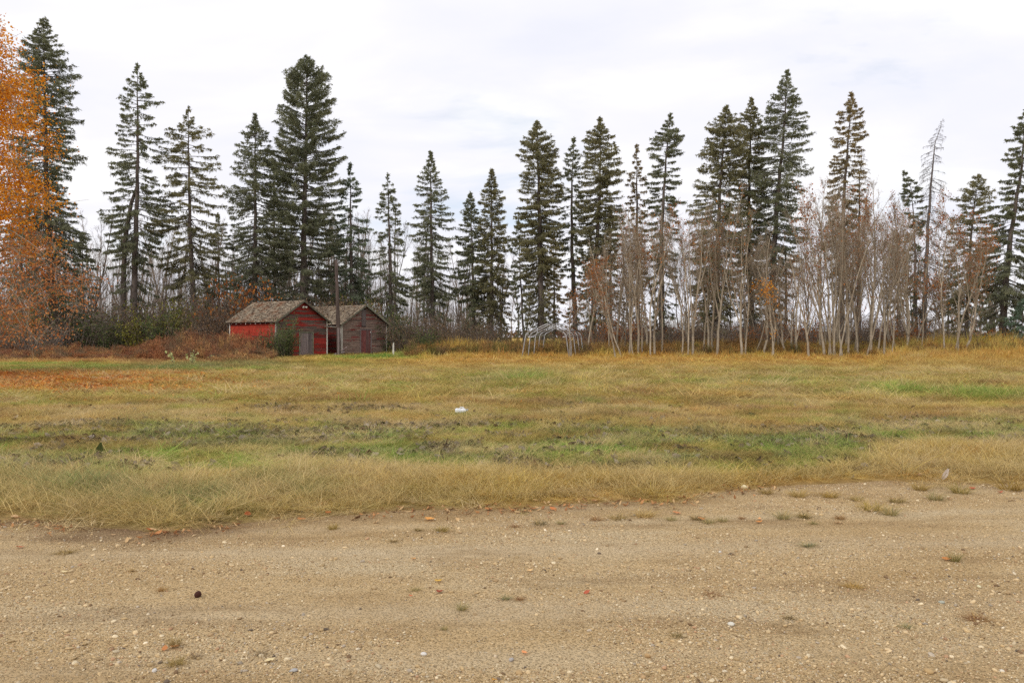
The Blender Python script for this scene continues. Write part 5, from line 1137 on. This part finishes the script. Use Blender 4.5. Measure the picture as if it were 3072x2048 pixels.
# dark paddle leaf and pale feather
bl = NB('dark_dock_leaf').leafy(lin(72, 78, 44), .2); Y = gy(1386); X = gx(297, Y); root = empty('dock_plant', (X, Y, float(gh(X, Y)))); tag(root, 'dark paddle-shaped leaf standing upright in the green grass strip', 'plant')
me = leaf_shape('leaf', bl, 31, L=.165, Wd=.030, curl=.05, n=8); link('leaf', me, root, loc=(.012, 0, .12), rot=(math.radians(90), math.radians(-76), 0)); MB().tube([(-.012, 0, -.01), (-.004, 0, .05)], .005, 5).build('stalk', bl, root)
fe = NB('feather_vane').leafy(lin(206, 192, 178), .3); Y = gy(1444); X = gx(2832, Y); root = empty('feather', (X, Y, float(gh(X, Y)))); tag(root, 'pale pinkish feather stuck upright in the dry verge grass', 'feather')
link('vane', leaf_shape('vane', fe, 32, L=.13, Wd=.020, curl=.05, n=8), root, loc=(.015, 0, .075), rot=(math.radians(90), math.radians(-60), 0)); MB().tube([(-.02, 0, .0), (.04, 0, .13)], .0025, 5).build('shaft', fe, root)

# tufts of grass on the gravel
tm = {}
def tuft_mesh(seed, n, foot, w, lean, tint, hv=(.4, 1.0)):
    k = tuple(tint)
    if k not in tm:
        b = NB('tuft_blades'); v = b.attr('v', out='Fac'); c_ = lin(*tint); tm[k] = b.leafy(b.mix(b.ramp(v, [(.6, 0.0), (.75, .8)]), b.ramp(v, [(0, tuple(q * .6 for q in c_)), (1, tuple(min(1, q * 1.4) for q in c_))]), lin(206, 178, 120)), .3)
    return blade_mesh('blades', seed, n, foot, w, lean, mat=tm[k], hvar=hv).data
GT, ST, GG, RB = (160, 152, 106), (196, 170, 112), (142, 148, 112), (160, 118, 86)
def tuft(sx, sy, wpx, hpx, tint, label, seed, n=130, lean=.7):
    X, Y, z = on_gravel(sx, sy); s = wpx / F * Y * 1.2; h = hpx / F * Y * 1.05
    me = tuft_mesh(1000 + seed, n, .22, .010, lean, tint); o = link('grass_tuft', me, loc=(X, Y, z), rot=(0, 0, seed * 1.1), scale=(s, s, h)); tag(o, label, 'grass tuft', 'grass tufts growing in the gravel')
T = [(1388, 1826, 46, 30, GT, 'grey-green tuft on open gravel below the folded golden leaf'), (1517, 1796, 36, 22, GG, 'small blue-green tuft beside a browner one'), (1558, 1798, 34, 16, RB, 'flat brown tuft next to the small blue-green tuft'), (1246, 1768, 36, 12, GT, 'low grey-green tuft above the tiny orange-red leaf'), (1333, 1886, 24, 16, GT, 'tiny tuft alone on the gravel below the grey-green tuft'),
     (523, 1935, 50, 44, (170, 150, 104), 'thin straw tuft behind the long curled brown leaf'), (528, 1990, 60, 30, (160, 140, 84), 'spreading straw tuft below the long curled brown leaf'), (784, 1962, 40, 22, (150, 134, 110), 'greyish dead tuft above the cream oval leaf'), (585, 1968, 36, 18, (150, 130, 110), 'greyish dead tuft by the spreading straw tuft'), (488, 1772, 36, 20, (170, 130, 80), 'small reddish straw tuft near the dark round lump'),
     (1000, 1586, 40, 26, (170, 150, 84), 'little golden tuft beyond the verge'), (1255, 1590, 30, 12, (130, 112, 70), 'dark flat tuft on gravel below the middle verge'), (1326, 1592, 50, 24, (158, 138, 80), 'spiky olive tuft on gravel below the middle verge'), (1545, 1578, 34, 12, RB, 'flat brown tuft below the leaf line'), (1620, 1570, 50, 20, (140, 128, 96), 'wide grey tuft below the leaf line'), (1683, 1568, 34, 16, GT, 'small grey-green tuft closing the row below the leaf line'), (1180, 1622, 34, 9, (140, 120, 80), 'thin flattened tuft in speckled gravel'),
     (1788, 1558, 44, 18, RB, 'brown tuft at the start of the row of tufts past the leaf line'), (1855, 1555, 60, 16, (150, 130, 80), 'long low tuft among scattered leaves'), (1930, 1548, 80, 34, ST, 'big yellow tuft standing free of the verge'), (2016, 1558, 40, 18, GT, 'green tuft beside the big yellow tuft'), (2090, 1556, 44, 22, (130, 110, 74), 'dark brown tuft behind the peach leaf'), (2122, 1566, 50, 20, GT, 'grey-green tuft beside the peach leaf'), (2167, 1562, 40, 22, GT, 'pale green tuft with reddish foot'), (2225, 1555, 26, 14, RB, 'tiny brown tuft between leaf and open gravel'),
     (2350, 1555, 56, 36, GT, 'dense grey-green tuft on the open gravel'), (2412, 1552, 60, 26, (128, 118, 76), 'dark double tuft behind the straw coloured leaf'), (2425, 1637, 50, 22, GG, 'lone green tuft on smooth bare dirt'), (2490, 1492, 60, 28, (170, 142, 70), 'dense golden tuft in front of the verge'), (2395, 1490, 60, 40, (190, 166, 104), 'leaning straw tuft close to the verge'), (2620, 1530, 90, 34, (176, 154, 84), 'sprawling golden tuft with reddish foot'), (2670, 1545, 60, 40, GT, 'grey-green tuft with long straw stalks'), (2690, 1506, 60, 24, (140, 124, 76), 'brown-green tuft behind the sprawling golden tuft'),
     (2805, 1500, 60, 36, GT, 'grey-green tuft in the dry gravel near the verge'), (2880, 1480, 70, 44, (160, 146, 84), 'round green-gold tuft in the last row of tufts'), (3030, 1470, 90, 60, (176, 150, 84), 'full straw tuft nearest the edge of the view'), (2865, 1683, 44, 40, (140, 134, 84), 'lone green tuft with tall straw stalks on pale gravel'), (2135, 1782, 56, 8, RB, 'flattened reddish mat in the gravel'), (2560, 1760, 60, 16, (196, 160, 90), 'golden sprig lying on the gravel'), (2368, 1852, 36, 12, (120, 104, 74), 'dark little tuft above the largest whitish stone'),
     (2030, 1905, 40, 14, (120, 110, 74), 'dark olive tuft below the largest whitish stone'), (2934, 1855, 80, 18, (150, 106, 74), 'wide reddish dead tuft on pale gravel'), (2720, 1880, 40, 18, GG, 'faint blue-green tuft beside the wide reddish dead tuft'), (2440, 1570, 30, 14, GT, 'small tuft below the dark double tuft'), (2520, 1556, 40, 20, (160, 120, 80), 'reddish tuft by the tan leaf'), (2570, 1500, 50, 24, (170, 150, 96), 'thin straw tuft in front of the verge'), (2760, 1470, 60, 36, (176, 152, 92), 'loose straw tuft below the peach coloured stone'), (2300, 1480, 50, 26, (160, 136, 80), 'short tuft near the smooth cream stone'), (195, 1660, 60, 12, (160, 136, 84), 'flat straw tuft on smooth dirt')]
for i, a in enumerate(T): tuft(*a, seed=i)

# broad-leaved young plants before the weeds, and yellow big-leaved saplings
def leafy_plant(sx, sy, hpx, wpx, lm_, label, seed, nl=26, ls=.16, cat='plant', name='leafy_plant', group='pale leafy plants at the meadow edge'):
    Y = gy(sy) if sy > 1045 else 68.0
    Y = min(Y, 68.0); X = gx(sx, Y); h = hpx / F * Y; w = wpx / F * Y / 2; rg = np.random.default_rng(seed); r = empty(name, (X, Y, float(gh(X, Y)))); tag(r, label, cat, group)
    st = MB(); L_ = []
    for k in range(3):
        a = rg.random() * 6.28; tip = (math.cos(a) * w * .6, math.sin(a) * w * .6, h * rg.uniform(.8, 1)); st.tube([(0, 0, -.03), (tip[0] * .3, tip[1] * .3, h * .5), tip], [.014, .010, .005], 5)
        for m in range(nl // 3): t = rg.uniform(.25, 1); L_.append((tip[0] * t + rg.normal(0, w * .3), tip[1] * t + rg.normal(0, w * .3), tip[2] * t))
    st.build('stem', M['brush_twig'], r); V, Q, v = leaf_quads(rg, np.array(L_), ls, .02); link('leaves', raw_mesh('leaves', V, Q, M[lm_], attrs={'v': v}), r)
leafy_plant(518, 1096, 44, 26, 'pale_leaf', 'slender pale yellow-green plant before the rust weeds', 1)
leafy_plant(577, 1098, 46, 36, 'pale_leaf', 'wider pale yellow-green plant, closer to the red shed', 2, 34)
leafy_plant(632, 1090, 30, 14, 'pale_leaf', 'small faded plant among the rust weeds by the red shed', 3, 10, .10)
for i, (x, y, w, lab) in enumerate([(2860, 1015, 20, 'big-leaved yellow sapling below the flat-topped spruce'), (2882, 1045, 22, 'yellow and orange leafed sapling beside a darker one, near the flat-topped spruce'), (2810, 1050, 16, 'small yellow-green sapling near the bare leaning spruce'), (2932, 1022, 16, 'yellow sapling between the flat-topped and the last spruce'), (2965, 1000, 24, 'lime-yellow leafy sapling by the trunk of the last spruce'),
                         (2585, 1030, 16, 'slim yellow sapling among the tallest aspens'), (2612, 1045, 16, 'yellow-leafed sapling right beside the tallest aspens'), (2925, 1058, 14, 'low yellow sapling in the long dry grass'), (3050, 1035, 24, 'peach and yellow leafed sapling under the last spruce')]):
    Yp = 64.0; leafy_plant(x, 1040, (1072 - y) * 1.05, w * 1.6, 'yellow_leaf', lab, 20 + i, 30, .17, 'sapling', 'yellow_sapling', 'yellow leafed saplings')
# young tree with orange leaves in front of the three spruces
for i, (x, Yq, yt, lab, per, zr) in enumerate([(2316, 57, 830, 'young aspen still holding orange leaves before the cluster of three spruces', 420, (.25, .95)), (1760, 64, 700, 'aspen with rust-orange leaves beside the wide-shouldered spruce', 700, (.15, .8)), (1825, 63, 760, 'aspen with rust-orange leaves at the near end of the thicket', 600, (.15, .9)), (2460, 66, 640, 'aspen holding a haze of brown leaves before the pole-like spruce', 600, (.5, 1)), (2548, 67, 600, 'tall aspen holding a haze of brown leaves behind the tallest aspens', 600, (.6, 1)), (2745, 66, 780, 'aspen with brown-orange leaves by the bare leaning spruce', 600, (.2, .8)), (1940, 66, 690, 'aspen with brown-orange leaves below the ragged-armed spruce', 500, (.4, 1))]):
    rg = np.random.default_rng(60 + i); r = empty('leafy_aspen', (gx(x, Yq), Yq, 0)); Hh = gz(yt, Yq); s = Hh / 10; tag(r, lab, 'tree', 'aspens still holding leaves'); pk = i
    link('trunk', ASP[pk][0], r, scale=(1, 1, s), color=(1, 1, 1, 1)); bo = link('branches', ASP[pk][1], r, scale=(1, 1, s), color=(1, 1, 1, 1))
    n = len(ASP[pk][1].vertices); co = np.empty(n * 3, np.float32); ASP[pk][1].vertices.foreach_get('co', co); co = co.reshape(-1, 3) * np.array([1, 1, s]); co = co[(co[:, 2] > zr[0] * Hh) & (co[:, 2] < zr[1] * Hh)]
    pts = co[rg.integers(0, len(co), per)]; pts = pts[vnoise(pts[:, 0] * 1.5 + 9, pts[:, 2] * 1.2, 99) > .38]; V, Q, v = leaf_quads(rg, pts, .13, .12); link('leaves', raw_mesh('leaves', V, Q, M['orange_leaf'] if i == 0 else M['rust_leaf'], attrs={'v': v}), r)
# dark thatch mounds in the meadow
dk = NB('dark_thatch').pbr(lin(74, 66, 50), 1.0, spec=0)
for i, (x, y, w, h, lab) in enumerate([(745, 1168, 24, 14, 'small dark green clump alone in the meadow'), (1760, 1215, 30, 26, 'dark clump of cut brush lying in the meadow'), (1800, 1218, 44, 12, 'low dark strip of cut brush next to the taller clump'), (830, 1236, 90, 12, 'long dark patch of matted grass'), (1020, 1232, 60, 18, 'dark grassy hump, first of two side by side'), (1090, 1236, 90, 16, 'dark grassy hump, second and longer of two side by side')]):
    X, Y, z = on_gravel(x, y); s = w / F * Y; hh = h / F * Y; me = tuft_mesh(1300 + i, 260, .42, .006, .55, (92, 86, 56) if i != 0 else (78, 92, 46), (.3, 1)); o = link('grass_clump', me, loc=(X, Y, z), scale=(s, s * .7, hh)); tag(o, lab, 'grass clump', 'dark clumps in the meadow')
